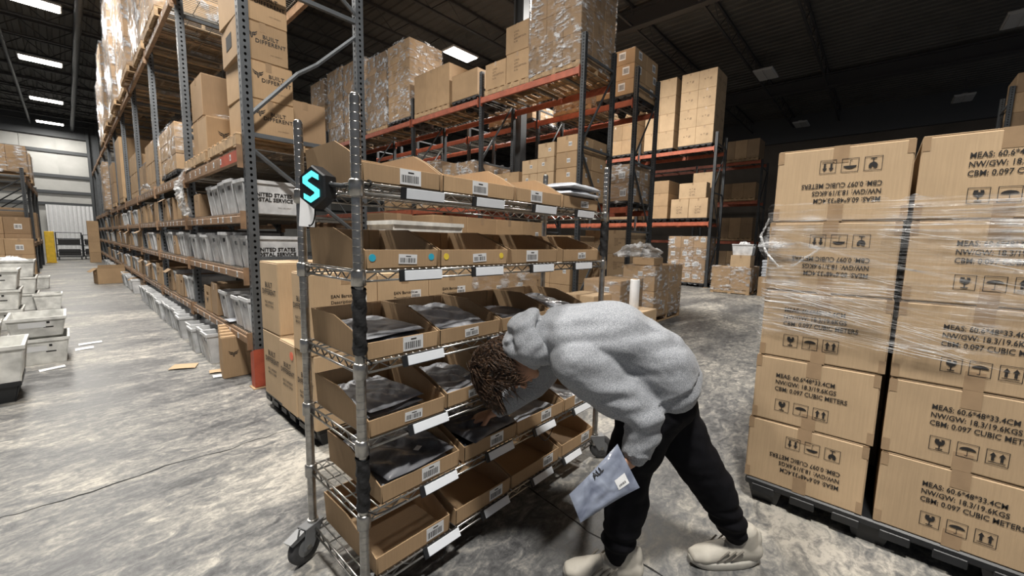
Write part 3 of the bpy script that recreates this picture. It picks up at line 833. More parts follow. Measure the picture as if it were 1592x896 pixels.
# ---- open carton with flaps folded out, hand holes in the short sides
def open_carton_mesh(w, d, h, flaps=(0.12, 0.12), mat='cardboard'):
    def mk():
        b = MB(); t = .005
        hx = (-.05, .05, h*.62, h*.76)
        for s in (-1, 1):
            xa, xb = sorted((s*w/2, s*(w/2-t)))
            b.box(xa, xb, -d/2, hx[0], 0, h); b.box(xa, xb, hx[1], d/2, 0, h); b.box(xa, xb, hx[0], hx[1], 0, hx[2]); b.box(xa, xb, hx[0], hx[1], hx[3], h)
            ya, yb = sorted((s*d/2, s*(d/2-t)))
            b.box(-w/2, w/2, ya, yb, 0, h)
        b.box(-w/2, w/2, -d/2, d/2, 0, t)
        f = flaps[0]
        if f:
            b.add([(-w/2, -d/2+.01, h), (-w/2, d/2-.01, h), (-w/2-f*.75, d/2-.012, h-f*.55), (-w/2-f*.75, -d/2+.012, h-f*.55)], [(0, 1, 2, 3)])
            b.add([(-w/2-.004, -d/2+.01, h-.004), (-w/2-.004, d/2-.01, h-.004), (-w/2-f*.75, d/2-.012, h-f*.55-.006), (-w/2-f*.75, -d/2+.012, h-f*.55-.006)], [(3, 2, 1, 0)])
        f = flaps[1]
        if f:
            for s in (-1,):
                b.add([(-w/2+.01, s*d/2, h), (w/2-.01, s*d/2, h), (w/2-.02, s*(d/2+.02), h+f), (-w/2+.02, s*(d/2+.02), h+f)], [(0, 1, 2, 3)])
                b.add([(-w/2+.01, s*d/2-s*.005, h), (w/2-.01, s*d/2-s*.005, h), (w/2-.02, s*(d/2+.015), h+f), (-w/2+.02, s*(d/2+.015), h+f)], [(3, 2, 1, 0)])
        return b.mesh('open_carton', mat)
    return cached(('ocart', round(w, 2), round(d, 2), round(h, 2), flaps, mat), mk)
def open_carton(x, y, z, w, d, h, label, group, rz=0.0, flaps=(0.0, 0.0), mat='cardboard', emblem=False):
    o = put('open_carton', open_carton_mesh(w, d, h, flaps, mat), None, (x, y, z), (0, 0, rz))
    tag(o, label, 'box', group)
    if emblem: put('print', bull_mesh(.085), o, (-w/2-.003, 0, h*.45), ROT_NX)
    return o

# ---------------- left rack, shelf levels: totes and open cartons, end on to the aisle
rr = random.Random(5)
LVN = [(0.0, 'floor row'), (.478, 'lowest shelf'), (1.058, 'second shelf'), (1.548, 'third shelf')]
BAYN = ['nearest bay', 'second bay', 'third bay', 'fourth bay', 'fifth bay', 'sixth bay', 'seventh bay', 'eighth bay', 'ninth bay', 'tenth bay']
SEQ = {
    (0, 3): 'TTTTT.C', (0, 2): 'TTTTTTTT', (0, 1): 'TT.TCO', (0, 0): '______tttt',
    (1, 3): 'OC.OTO', (1, 2): 'TTTCTTTC', (1, 1): 'TTOCTO', (1, 0): 'tttttttt',
    (2, 3): 'COTO.CO', (2, 2): 'OTTTCTTO', (2, 1): 'COTTOCT', (2, 0): 'ttttttt',
}
tn = 0
for bay in range(8):
    for lv in range(4):
        z, ln = LVN[lv]
        seq = SEQ.get((bay, lv)) or ''.join(rr.choice('TTCOOT' if lv else 'ttOtC') for _ in range(7 if bay < 5 else 5))
        y = LB[bay] + .07; yend = LB[bay+1] - .05; n = 0
        for ch in seq:
            wd = {'T': .285, 't': .285, 'C': .30, 'O': .34, '.': .25, '_': .16}[ch]
            if y + wd > yend: break
            n += 1
            lab = '%s item along %s, %s of left rack' % (ORD[n-1], ln, BAYN[bay])
            if ch in 'Tt':
                ln_ = LVN[lv][1]
                x0 = (1.03 if ch == 'T' else (.90 if bay else .88)) + rr.uniform(-.02, .03)
                txt = 'UNITED STATES\nPOSTAL SERVICE' if (n == 1 or (bay == 0 and n < 4)) and lv else None
                tote(x0+.24, y+wd/2, z, 'white postal tote, ' + lab, 'postal totes on the left rack', rr.uniform(-.025, .025), txt, W=.25, H=round(rr.choice((.29, .31, .32)), 2))
            elif bay > 5 and ch in 'CO':
                h = rr.uniform(.26, .36); FARB.cbox(1.04, 1.5, y+.01, y+wd-.02, z, z+h, .006, rr.choice((0, 1)))
            elif ch == 'C':
                h = rr.uniform(.26, .36)
                carton(1.03+.25, y+wd/2, z, .48, wd-.03, round(h, 2), 'closed tan carton, ' + lab, 'cartons on the left rack shelves', 'x', rr.choice(('cardboard', 'cardboard_dull')), rr.uniform(-.03, .03), True, [('nx', 0, .03, .05, .06, 2)] if rr.random() < .5 else ())
            elif ch == 'O':
                h = rr.uniform(.28, .36)
                open_carton(1.03+.24+(0 if lv else -.1), y+wd/2, z, .46, wd-.05, round(h, 2), 'open tan carton with hand hole, ' + lab, 'cartons on the left rack shelves', rr.uniform(-.04, .04), (rr.choice((0, .09)), 0.0), rr.choice(('cardboard', 'cardboard_dull')), rr.random() < .25)
            y += wd
# paper on the lowest shelf and scraps below
def sheet(name, label, cat, group, pts, z, mat, curl=.01):
    b = MB(); n = 5
    P = [Vector((p[0], p[1], 0)) for p in pts]; c = sum(P, Vector())/4
    vs = []
    for i in range(n+1):
        for j in range(n+1):
            u, v = i/n, j/n
            p = (P[0]*(1-u)+P[1]*u)*(1-v) + (P[3]*(1-u)+P[2]*u)*v - c
            p.z = curl*(math.sin(u*3.0)*(1-v)+.4*math.sin(v*5))*.6+.002+curl
            vs.append(tuple(p))
    F = [(i*(n+1)+j, (i+1)*(n+1)+j, (i+1)*(n+1)+j+1, i*(n+1)+j+1) for i in range(n) for j in range(n)]
    m = (n+1)*(n+1); b.add(vs, F); b.add([(p[0], p[1], p[2]-.002) for p in vs], [f[::-1] for f in F])
    return tag(b.obj(name, mat, None, (c.x, c.y, z), smooth=True), label, cat, group)
sheet('paper_sheet', 'white paper lying on the lowest shelf of the left rack', 'paper', 'loose paper', [(1.02, 4.69), (1.30, 4.69), (1.30, 4.90), (1.02, 4.90)], .485, 'poly_light', .012)
sheet('paper_sheet', 'long white paper strip on the floor before the tote stacks', 'paper', 'loose paper', [(-.27, 5.86), (-.10, 5.94), (-.11, 6.04), (-.28, 5.96)], 0, 'paper', .003)
sheet('paper_sheet', 'white paper slip beside the double tote stack', 'paper', 'loose paper', [(-.03, 6.66), (.12, 6.70), (.12, 6.84), (-.03, 6.80)], 0, 'paper', .003)
sheet('paper_sheet', 'white paper scrap farther along beside the tote stack', 'paper', 'loose paper', [(0.0, 6.95), (.20, 7.0), (.20, 7.12), (0.0, 7.08)], 0, 'paper', .003)
sheet('cardboard_scrap', 'torn tan cardboard flap on the floor by the flattened cartons', 'cardboard', 'cardboard scraps', [(.58, 5.12), (.78, 5.02), (.84, 5.20), (.66, 5.30)], 0, 'cardboard_light', .008)
sheet('cardboard_scrap', 'small cardboard scrap against the flattened cartons', 'cardboard', 'cardboard scraps', [(.84, 4.72), (.95, 4.68), (.95, 4.82), (.86, 4.84)], 0, 'cardboard_light', .008)
sheet('paper_sheet', 'small white scrap in front of the flattened cartons', 'paper', 'loose paper', [(.84, 4.56), (.93, 4.53), (.93, 4.63), (.85, 4.65)], 0, 'paper', .004)
# flattened cartons leaning side by side under the near end of the rack
for i in range(5):
    y0 = 4.46 + i*.088
    C2(.90+.015*i, 1.42, y0, y0+.075, 0, .40+.012*i, 'flat tan carton on edge, %s from the near end, under the left rack' % ORD[i], 'flat cartons on edge', seam='x', mat='cardboard', tape=False,
       prints=[('ny', -.17, .03, bull_mesh(.07), 0)] if i == 0 else ())
tote(1.37, 4.29, 0, 'white postal tote beside the red foot guard of the left rack', 'postal totes on the left rack', .12)

# ---------------- left rack, pallet level at 2.1 m
TOP = 2.097
wood_pallet(1.02, 4.12, TOP, 1.08, 1.02, 'wooden pallet under the printed carton stack on the left rack')
for i in range(5):
    dx = (.03, .025, 0, -.005, -.01)[i]
    me = [('ny', -.085, .045, bull_mesh(.072), 0), ('ny', .06, .025, BD2(.046), 0), ('ny', .10, -.085, text_mesh('BUILT DIFFERENT', .012, 'ink_soft'), 0)]
    o = C2(1.075+dx, 1.47+dx, 4.14, 4.64, TOP+.121+i*.319, TOP+.121+i*.319+.317, 'tan carton printed with bull emblem, %s in stack beside the upright' % ORD[i], 'printed cartons on the left rack', seam='y', mat='cardboard', rz=(.0, .015, -.02, .02, 0)[i], prints=me)
    if i == 2:
        MB().box(0, .002, -.09, .09, -.06, .06).obj('hand_hole', 'crack', o, (-.1995, .0, .17))
C2(1.52, 1.92, 4.45, 4.95, TOP+.121, TOP+.60, 'plain tan carton behind the printed stack on the left rack', 'printed cartons on the left rack', seam='y', mat='cardboard_dull')
wood_pallet(1.02, 5.25, TOP, 1.08, 1.10, 'wooden pallet farther in on the nearest bay of the left rack')
C2(1.05, 1.55, 5.28, 5.68, TOP+.121, TOP+.48, 'tan carton with bull emblem, alone in front on its pallet', 'printed cartons on the left rack', seam='y', prints=[('ny', -.10, .0, bull_mesh(.085), 0), ('ny', .08, -.02, BD1(.045), 0)])
for i in range(2):
    C2(1.12, 1.75, 5.75, 6.30, TOP+.121+i*.46, TOP+.121+i*.46+.455, 'dull brown carton, %s of two at back of the nearest bay' % ('lower', 'upper')[i], 'printed cartons on the left rack', seam='x', mat='cardboard_dull', stickers=[('ny', .0, .1, .07, .05, 2)])
C2(1.60, 2.05, 5.30, 5.70, TOP+.121, TOP+.65, 'dull brown carton beside the emblem carton, rear of the rack', 'printed cartons on the left rack', seam='y', mat='cardboard_dull')
# crumpled film on the carton and bubble wrap hanging off the beam
def crumple(name, label, cx, cy, z, rx, ry, h, mat, seed, cat='film', group='loose film and bubble wrap'):
    rr = random.Random(seed); b = MB(); n = 14; m = 7; vs = []
    for i in range(m+1):
        ph = (i/m)*PI/2
        for k in range(n):
            t = 2*PI*k/n; q = 1 + rr.uniform(-.18, .18)
            vs.append((rx*math.cos(t)*math.cos(ph)*q, ry*math.sin(t)*math.cos(ph)*q, max(0.001, h*math.sin(ph)*(1+rr.uniform(-.25, .25)))))
    fs = [(i*n+k, i*n+(k+1) % n, (i+1)*n+(k+1) % n, (i+1)*n+k) for i in range(m) for k in range(n)]
    b.add(vs, fs)
    return tag(b.obj(name, mat, None, (cx, cy, z), smooth=False), label, cat, group)
crumple('plastic_film', 'crumpled clear film lying on the emblem carton, left rack', 1.30, 5.5, TOP+.483, .22, .18, .07, 'film_silver', 3)
b = MB(); vs = []; n = 22; rr2 = random.Random(8)
for i in range(n+1):
    t = i/n
    z = 2.14 - .58*t; x = .985 - .05*math.sin(t*3) + (.12 if t < .08 else 0)
    for j in range(9):
        u = j/8
        vs.append((x+rr2.uniform(-.016, .016)-.02*math.sin(u*6+t*4), 5.95+.34*u*(1+.4*math.sin(t*2.6))-.05*t, z+rr2.uniform(-.012, .012)))
b.add(vs, [(i*9+j, i*9+j+1, (i+1)*9+j+1, (i+1)*9+j) for i in range(n) for j in range(8)])
tag(b.obj('bubble_wrap', 'film_dense', smooth=False), 'silvery bubble wrap hanging over the beam of the left rack', 'bubble wrap', 'loose film and bubble wrap')
load(1.06, 7.1, TOP, 2, 2, 3, .46, .64, .205, 'wrapped low load in the second bay', 'tan', pallet='black', wrap='film_load', group='wrapped cartons on the left rack', seed=3)
C2(1.06, 1.6, 8.5, 8.62, TOP, TOP+.62, 'flat carton standing on edge past the wrapped low load', 'cartons on the left rack pallets', mat='cardboard', tape=False)
load(1.07, 9.0, TOP, 1, 2, 2, .95, .56, .34, 'third bay pallet of left rack', 'tan', pallet='wood', group='cartons on the left rack pallets', seed=4)
load(1.07, 10.2, TOP, 1, 2, 1, .95, .50, .42, 'third bay far pallet of left rack', 'tan', 'cardboard_dull', pallet='wood', group='cartons on the left rack pallets', seed=5)
load(1.05, 11.45, TOP, 1, 2, 2, .95, .58, .38, 'fourth bay pallet of left rack', 'tan', pallet='wood', group='cartons on the left rack pallets', seed=6)
load(1.00, 13.9, TOP, 1, 2, 1, .95, .55, 1.45, 'tall narrow load, fifth bay of left rack', 'tan', pallet='wood', group='cartons on the left rack pallets', seed=7)
load(1.00, 16.3, TOP, 1, 2, 2, .95, .55, .55, 'sixth bay pallet of left rack', 'dull', 'cardboard_dull', pallet='wood', group='cartons on the left rack pallets', seed=8)
load(.92, 18.7, TOP, 1, 2, 3, .95, .55, .50, 'seventh bay overhanging load of left rack', 'tan', 'cardboard', wrap='film_load', group='cartons on the left rack pallets', seed=9)
crumple('plastic_film', 'crumpled film spilling over the beam in the third bay', 1.02, 10.0, TOP+.01, .09, .35, .12, 'film_silver', 4)
# ---------------- left rack, top level at 4.2 m
Y = 7.35; i = 0
TT = 4.207
for (wdt, rows, hh) in ((.60, 4, .46), (.58, 4, .50), (.60, 5, .46), (.56, 5, .48), (.58, 5, .46), (.56, 4, .5), (.60, 4, .5), (.6, 4, .48), (.6, 4, .45)):
    nm = '%s load on top of left rack' % ORD[i]
    load(.98 - (.06 if i in (2, 4, 6) else 0), Y, TT, 1, 2, rows, 1.05, wdt, hh, nm, 'tan', 'cardboard_dull' if i % 3 else 'cardboard', pallet='wood', wrap='film_silver', sticker=.13 if i in (4, 7) else None, group='wrapped cartons on top of the left rack', seed=20+i, tape=False, far=i > 4)
    Y += 2*wdt + .24; i += 1

# ---------------- first orange rack, top level
T1 = 4.307
load(6.03, 4.06, T1, 3, 3, 5, .375, .365, .44, 'tall wrapped load, first orange rack', 'tan', 'cardboard_dull', 'x', 'wood', None, group='cartons of the tall wrapped load', seed=31, prt=text_mesh('|||\n|||', .07, 'ink_soft'))
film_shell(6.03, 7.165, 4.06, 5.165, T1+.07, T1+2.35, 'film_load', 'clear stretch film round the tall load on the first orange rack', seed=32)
for (a, c, z0, z1, nm) in ((5.22, 5.80, 0, .53, 'lower right'), (5.81, 6.39, 0, .50, 'lower left'), (5.24, 5.82, .535, 1.04, 'upper')):
    C2(6.06, 6.75, a, c, T1+.121+z0, T1+.121+z1, '%s of three big cartons beside the tall wrapped load' % nm, 'three big cartons on the first orange rack', seam='x', mat='cardboard', prints=[('nx', -.08, .02, text_mesh('C/NO.\nQTY:\nDESCRIPTION\nN.W.', .05, 'ink_soft', 'LEFT', 1, 0, 1.2), 0)])
wood_pallet(6.05, 5.2, T1, 1.0, 1.2, 'wooden pallet under the three big cartons')
load(6.08, 6.66, T1, 2, 1, 1, .46, .84, .55, 'strapped pair past second orange upright', 'tan', 'cardboard', 'y', 'black', group='cartons on the first orange rack', seed=33)
load(6.05, 7.56, T1, 1, 3, 1, .95, .45, .88, 'low row on pallet, first orange rack', 'tan', 'cardboard', 'x', 'wood', group='cartons on the first orange rack', seed=34)
load(6.05, 9.12, T1, 2, 2, 4, .5, .50, .47, 'tall glossy stack, first orange rack', 'tan', 'cardboard', 'x', 'black', 'film_load', group='cartons of the tall glossy stacks', seed=35, prt=text_mesh('QTY:\nITEM NO.\nCOLOR', .05, 'ink_soft', 'LEFT'))
load(6.05, 10.22, T1, 1, 2, 4, 1.0, .52, .47, 'second glossy stack, first orange rack', 'tan', 'cardboard_dull', 'x', 'wood', 'film_silver', group='cartons of the tall glossy stacks', seed=36)
load(6.05, 11.56, T1, 1, 2, 5, 1.0, .56, .42, 'third glossy stack, first orange rack', 'tan', 'cardboard_dull', 'x', 'wood', 'film_silver', group='cartons of the tall glossy stacks', seed=37)
load(6.05, 12.78, T1, 1, 2, 5, 1.0, .52, .43, 'fourth glossy stack, first orange rack', 'tan', 'cardboard_dull', 'x', 'wood', 'film_silver', group='cartons of the tall glossy stacks', seed=38, far=True)
load(6.05, 14.06, T1, 1, 2, 5, 1.0, .54, .42, 'farthest glossy stack, first orange rack', 'tan', 'cardboard', 'x', 'wood', 'film_load', group='cartons of the tall glossy stacks', seed=39, far=True)
# second level
load(6.05, 4.06, 2.107, 2, 1, 4, .50, .44, .275, 'near middle level, first orange rack', 'tan', 'cardboard', 'x', None, None, .07, group='cartons on the middle level of the first orange rack', seed=41)
load(6.05, 4.55, 2.107, 1, 2, 4, .50, .38, .26, 'middle level behind first orange upright', 'tan', 'cardboard_light', 'x', None, None, .06, group='cartons on the middle level of the first orange rack', seed=42, keep=lambda a, c, e: not (c == 1 and e > 2))
load(6.05, 5.40, 2.107, 1, 2, 2, .60, .46, .30, 'low middle level stack, orange rack', 'tan', 'cardboard', 'x', None, None, .06, group='cartons on the middle level of the first orange rack', seed=43)
load(6.05, 6.7, 2.107, 1, 2, 2, .9, .55, .42, 'grey wrapped middle level orange load', 'dull', 'cardboard_dull', 'x', 'wood', 'film_load', .1, group='cartons on the middle level of the first orange rack', seed=44)
load(6.05, 8.0, 2.107, 1, 1, 2, .9, .85, .5, 'far wrapped middle level orange load', 'dull', 'cardboard_dull', 'x', 'wood', 'film_load', group='cartons on the middle level of the first orange rack', seed=45)
load(6.05, 9.2, 2.107, 1, 2, 2, .9, .6, .45, 'third bay middle level, orange rack', 'tan', 'cardboard', 'x', 'wood', None, group='cartons on the middle level of the first orange rack', seed=46)
# floor under the first rack
load(6.1, 4.15, 0, 1, 3, 3, .8, .45, .45, 'floor under the first orange rack', 'tan', 'cardboard', 'x', 'wood', None, .07, group='cartons on the floor under the first orange rack', seed=47)
load(6.1, 5.9, 0, 1, 2, 2, .8, .55, .5, 'floor under second bay, first orange rack', 'dull', 'cardboard_dull', 'x', 'wood', None, group='cartons on the floor under the first orange rack', seed=48)
# ---------------- second orange rack
load(7.84, 3.98, 4.227, 2, 2, 3, .54, .42, .29, 'labelled load, second orange rack top', 'tan', 'cardboard', 'x', 'black', None, .15, group='labelled cartons on the second orange rack', seed=51)
load(7.84, 4.95, 4.227, 1, 2, 2, 1.0, .5, .35, 'second load, second orange rack top', 'dull', 'cardboard_dull', 'x', 'wood', 'film_load', group='labelled cartons on the second orange rack', seed=52)
load(7.84, 6.6, 4.227, 1, 3, 1, 1.0, .5, .35, 'far load, second orange rack top', 'dull', 'cardboard_dull', 'x', 'black', 'film_load', group='labelled cartons on the second orange rack', seed=53, far=True)
load(7.86, 3.98, 2.107, 2, 2, 2, .52, .42, .37, 'labelled middle load, second orange rack', 'tan', 'cardboard_dull', 'x', 'black', 'film_load', .14, group='labelled cartons, middle level of the second orange rack', seed=54)
load(7.86, 5.1, 2.107, 1, 2, 2, 1.0, .5, .5, 'middle level past the labelled load', 'tan', 'cardboard', 'x', 'wood', None, group='labelled cartons, middle level of the second orange rack', seed=55)
load(7.86, 6.7, 2.107, 1, 3, 2, 1.0, .5, .5, 'second bay middle, second orange rack', 'dull', 'cardboard_dull', 'x', 'wood', 'film_load', group='labelled cartons, middle level of the second orange rack', seed=56, far=True)
load(7.86, 4.0, 0, 2, 2, 3, .5, .48, .50, 'floor under second orange rack', 'tan', 'cardboard_light', 'x', 'black', None, group='cartons under the second orange rack', seed=57, prt=text_mesh('BUILT DIFFERENT\nSIZE:\nCOLOR:\nQTY:', .045, 'ink_soft', 'LEFT'))
# ---------------- third orange rack
T3 = 4.407
load(13.72, 4.22, T3, 2, 2, 4, .50, .53, .555, 'tall stack, third orange rack', 'bright tan', 'cardboard_light', 'x', 'black', None, group='cartons of the tall bright stack', seed=61, prt=text_mesh('+ * #', .11, 'ink_soft'))
load(13.72, 5.45, T3, 1, 2, 4, .95, .50, .555, 'second stack on third orange rack', 'bright tan', 'cardboard_light', 'x', 'black', None, group='cartons of the tall bright stack', seed=62)
load(13.72, 6.75, T3, 1, 2, 3, .95, .55, .5, 'third stack on third orange rack', 'tan', 'cardboard', 'x', 'black', None, group='cartons of the tall bright stack', seed=63)
T32 = 2.097
black_pallet(13.72, 4.2, T32, 1.0, 1.2, 'black pallet on the middle beam of the third orange rack')
for (x0, x1, a, c, z0, z1, nm) in ((13.72, 14.2, 4.22, 4.80, 0, .62, 'lower right'), (13.72, 14.2, 4.81, 5.38, 0, .62, 'lower left'), (13.74, 14.1, 4.30, 5.15, .625, 1.12, 'upper'), (14.25, 14.72, 4.22, 4.90, 0, 1.50, 'tall rear')):
    C2(x0, x1, a, c, T32+.126+z0, T32+.126+z1, '%s carton on the middle level of third orange rack' % nm, 'cartons, middle level of the third orange rack', seam='x', mat='cardboard_light', prints=[('nx', -.1, -.05, text_mesh('+ * #\nQTY:\nG.W.', .09, 'ink_soft', 'LEFT'), 0)])
load(13.74, 5.5, T32, 1, 1, 3, .9, .60, .42, 'narrow middle stack, third orange rack', 'tan', 'cardboard', 'x', 'black', None, group='cartons, middle level of the third orange rack', seed=64)
load(13.74, 6.7, T32, 1, 2, 2, .9, .55, .5, 'second bay middle, third orange rack', 'dull', 'cardboard_dull', 'x', 'black', None, group='cartons, middle level of the third orange rack', seed=65)
load(13.72, 4.16, 0, 1, 3, 4, .95, .40, .375, 'labelled floor stack, third orange rack', 'tan', 'cardboard_dull', 'x', 'black', 'film_load', .14, group='labelled cartons under the third orange rack', seed=66)
# ---------------- dark rack farthest right and the rack above the right edge
for lv, z in enumerate((0, 1.557, 3.207, 4.807)):
    load(19.02, 4.05, z, 1, 3, 1 if lv else 2, .9, .44, (.5, .85, .62, .75)[lv], '%s level of the farthest dark rack' % ('floor', 'lower', 'middle', 'top')[lv], 'dull', 'cardboard_dull', 'x', 'wood', None, group='cartons in the dark rack', seed=70+lv, far=True)
load(13.72, -2.75, 3.757, 1, 2, 3, .95, .5, .40, 'dark load above right edge', 'dull', 'cardboard_dull', 'x', 'wood', None, group='cartons above the right edge', seed=75, far=True)
load(13.72, -4.0, 3.757, 1, 2, 5, .95, .5, .42, 'taller dark load at right edge', 'dull', 'cardboard_dull', 'x', 'wood', None, group='cartons above the right edge', seed=76, far=True)

# ---------------- wrapped pallets standing on the floor in the cross aisle
load(6.60, 2.78, 0, 2, 1, 2, .62, .58, .43, 'wrapped floor load behind the person', 'tan', 'cardboard', 'x', 'wood', 'film_load', .08, group='wrapped floor load', seed=81)
C2(6.62, 7.0, 2.82, 3.2, .99, 1.12, 'open shallow carton on the wrapped floor load', 'wrapped floor load', seam='x', mat='cardboard')
crumple('plastic_film', 'big heap of crumpled clear plastic on the wrapped floor load', 6.75, 3.15, 1.122, .40, .42, .22, 'film_dense', 9)
load(5.35, 2.75, 0, 1, 1, 2, .75, .62, .34, 'low wrapped load left of the plastic heap', 'tan', 'cardboard_dull', 'x', 'wood', 'film_load', .08, group='low wrapped floor load', seed=82)
C2(4.25, 4.75, 1.95, 2.32, 0, .575, 'tan carton under the white film roll behind the person', 'floor cartons behind the person', seam='x', mat='cardboard_light', stickers=[('ny', .1, .15, .07, .08, 0)])
C2(4.0, 4.42, 2.38, 2.80, 0, .74, 'pale tan carton left of the white film roll', 'floor cartons behind the person', seam='x', mat='cardboard_light', stickers=[('nx', -.12, .25, .05, .09, 2)])
t = thing('film_roll', 'white roll of stretch film standing on a carton', 'film roll', (4.5, 2.13, .577))
MB().lathe([(.052, .0), (.056, .01), (.056, .345), (.052, .355)], 2, (0, 0, 0), 20).obj('roll', 'paper', t, smooth=True)
MB().lathe([(.030, -.0), (.030, .362), (.022, .362), (.022, .355)], 2, (0, 0, 0), 14).obj('core', 'cardboard', t, smooth=True)
load(12.6, 2.62, 0, 2, 2, 2, .5, .50, .32, 'wrapped pallet beyond the cross aisle', 'tan', 'cardboard', 'x', 'wood', 'film_load', group='wrapped pallet beyond the cross aisle', seed=83)
C2(12.62, 13.1, 2.66, 3.16, .765, 1.09, 'tan carton on the wrapped pallet, carrying a white tote', 'wrapped pallet beyond the cross aisle', seam='x', mat='cardboard_light')
tote(12.86, 2.9, 1.095, 'white postal tote on top of the wrapped pallet', 'postal totes', PI/2, 'UNITED STATES\nPOSTAL SERVICE', L=.52, W=.32)
crumple('plastic_film', 'white plastic bundle in the tote on the wrapped pallet', 12.86, 2.9, 1.30, .13, .2, .16, 'paper', 12)
C2(12.7, 13.2, 1.95, 2.45, 0, .52, 'tan carton by the right carton stack, under pale folded sheets', 'floor cartons beyond the cross aisle', seam='x', mat='cardboard', stickers=[('nx', 0, .1, .1, .1, 2)])
for i in range(6):
    o = MB().cbox(-.2, .2, -.2, .2, 0, .075, .018).obj('folded_sheet', 'poly_light', None, (12.95, 2.2+.01*(i % 2), .524+i*.077))
    tag(o, 'pale folded plastic sheet, %s from below, on a tan carton' % ORD[i], 'plastic sheet', 'folded plastic sheets')

# ---------------- cartons on pallets between the cart and the end of the left rack
black_pallet(.99, 2.54, 0, 1.30, 1.02, 'black plastic pallet under the printed cartons behind the cart')
PZ = .127
def floor_bd(x0, x1, y0, y1, z0, z1, lab, dot=None, side=True, front=True, lay='cardboard_light'):
    h = z1-z0; d = y1-y0; w = x1-x0; pr = []; st = []
    if side:
        s = min(.055, d*.165)
        pr += [('nx', 0, h*.12, BD2(round(s, 3)), 0), ('nx', 0, -h*.10, LINES3(), 0)]
    if front:
        pr += [('ny', -w*.22, h*.17, LINES2(), 0)]; st += [('ny', w*.22, h*.15, .085, .085, 0)]
    o = C2(x0, x1, y0, y1, z0, z1, lab, 'printed cartons behind the cart', seam='y', mat=lay, prints=pr, stickers=st, tw=.06, under=True)
    if dot:
        p, r_ = on_face({'_dim': (w, d, h)}, 'nx', dot[0], dot[1]); MB().lathe([(.030, 0), (.030, .001)], 2, (0, 0, 0), 18).obj('sticker_dot', 'orange_dot', o, p, r_)
    return o
floor_bd(.975, 1.42, 3.12, 3.50, PZ, PZ+.510, 'printed tan carton, lower one nearest the rack upright, behind the cart')
floor_bd(.975, 1.42, 3.12, 3.50, PZ+.512, PZ+1.035, 'printed tan carton, upper one nearest the rack upright, behind the cart')
floor_bd(.965, 1.42, 2.82, 3.11, PZ, PZ+.500, 'printed tan carton with red dot, lower middle of the pallet behind the cart', (.09, .17))
floor_bd(.970, 1.405, 2.52, 2.81, PZ, PZ+.490, 'printed tan carton, lower front corner of the pallet behind the cart')
floor_bd(.960, 1.405, 2.52, 2.81, PZ+.492, PZ+1.00, 'printed tan carton with red dot, upper front corner behind the cart', (.10, .16))
for i, (a, c) in enumerate(((1.41, 1.83), (1.835, 2.27))):
    for k in range(2):
        floor_bd(a, c, 2.52, 2.90, PZ+k*.492, PZ+k*.492+.488, 'tan carton with white label, %s front, %s from the corner carton' % (('lower', 'upper')[k], ORD[i]), None, False)
load(2.36, 2.62, 0, 2, 1, 3, .45, .55, .305, 'wrapped load behind right cart half', 'tan', 'cardboard', 'x', 'black', None, .07, group='wrapped load behind the cart', seed=91)
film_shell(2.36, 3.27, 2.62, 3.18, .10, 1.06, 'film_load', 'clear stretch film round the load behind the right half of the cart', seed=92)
load(2.45, 3.30, 0, 4, 1, 3, .44, .40, .49, 'tall row behind the cart', 'tan', 'cardboard', 'y', 'wood', None, .06, group='tall carton row behind the cart', seed=93, prt=BD2(.05))
C2(2.08, 2.40, 3.58, 3.92, 0, 1.60, 'tall glossy tan carton left of the tall carton row', 'tall carton row behind the cart', seam='y', mat='cardboard_dull')
t = tote(1.85, 2.70, PZ+.985, 'white shallow plastic tray on the printed cartons behind the cart', 'trays behind the cart', 0, None, L=.62, W=.34, H=.365, tp=.02, mat='tote_clear', name='plastic_tray')
# ================================================================== LEFT SIDE: TOTE STACKS, LEFT RACK LOADS, FAR END OF THE AISLE
def shipping_tote(x0, x1, y0, y1, z, H, label, mat='tote_clear'):
    L = round(x1-x0, 3); W = round(y1-y0, 3)
    o = put('shipping_tote', tote_mesh(L, W, H, .03, mat, .014), None, ((x0+x1)/2, (y0+y1)/2, z))
    tag(o, label, 'tote', 'plastic totes stacked on the floor left')
    if mat != 'black_plastic' and y0 < 9:
        MB().box(-.09, .09, -.001, .001, -.028, .028).obj('label', 'paper', o, (-L*.08, -W/2+.0055, H*.62), (.07, 0, 0))
        MB().box(-.035, .035, -.001, .001, -.006, .006).obj('slot', 'crack', o, (L*.2, -W/2+.009, H*.48), (.07, 0, 0))
        MB().box(-.011, .011, -.001, .001, -.011, .011).obj('slot', 'crack', o, (L*.2, -W/2+.0035, H*.72), (.07, 0, 0))
    return o
shipping_tote(-1.00, -.34, 4.95, 5.42, 0, .16, 'black tote under the big white tote at the left edge', 'black_plastic')
shipping_tote(-.99, -.30, 4.93, 5.42, .165, .29, 'big white tote on a black one at the left edge')
shipping_tote(-.48, -.07, 6.20, 6.72, 0, .265, 'lower dirty white tote of the double stack by the paper strip')
shipping_tote(-.47, -.08, 6.30, 6.85, .270, .20, 'upper white tote of the double stack by the paper strip')
shipping_tote(-1.02, -.52, 6.35, 6.85, 0, .22, 'lower white tote left of the double stack')
shipping_tote(-1.04, -.55, 6.38, 6.85, .225, .16, 'upper white tote left of the double stack')
for i in range(3): shipping_tote(-1.15, -.62, 7.35, 7.9, i*.275, .27, 'grey white tote, %s in the triple stack at the left edge' % ORD[i])
for i in range(3): shipping_tote(-.98, -.50, 8.7, 9.25, i*.275, .27, 'white tote, %s from floor in the middle stack left' % ORD[i])
for i in range(3): shipping_tote(-.93, -.42, 10.7, 11.3, i*.285, .28, 'white tote, %s from floor in the farthest tall stack left' % ORD[i])
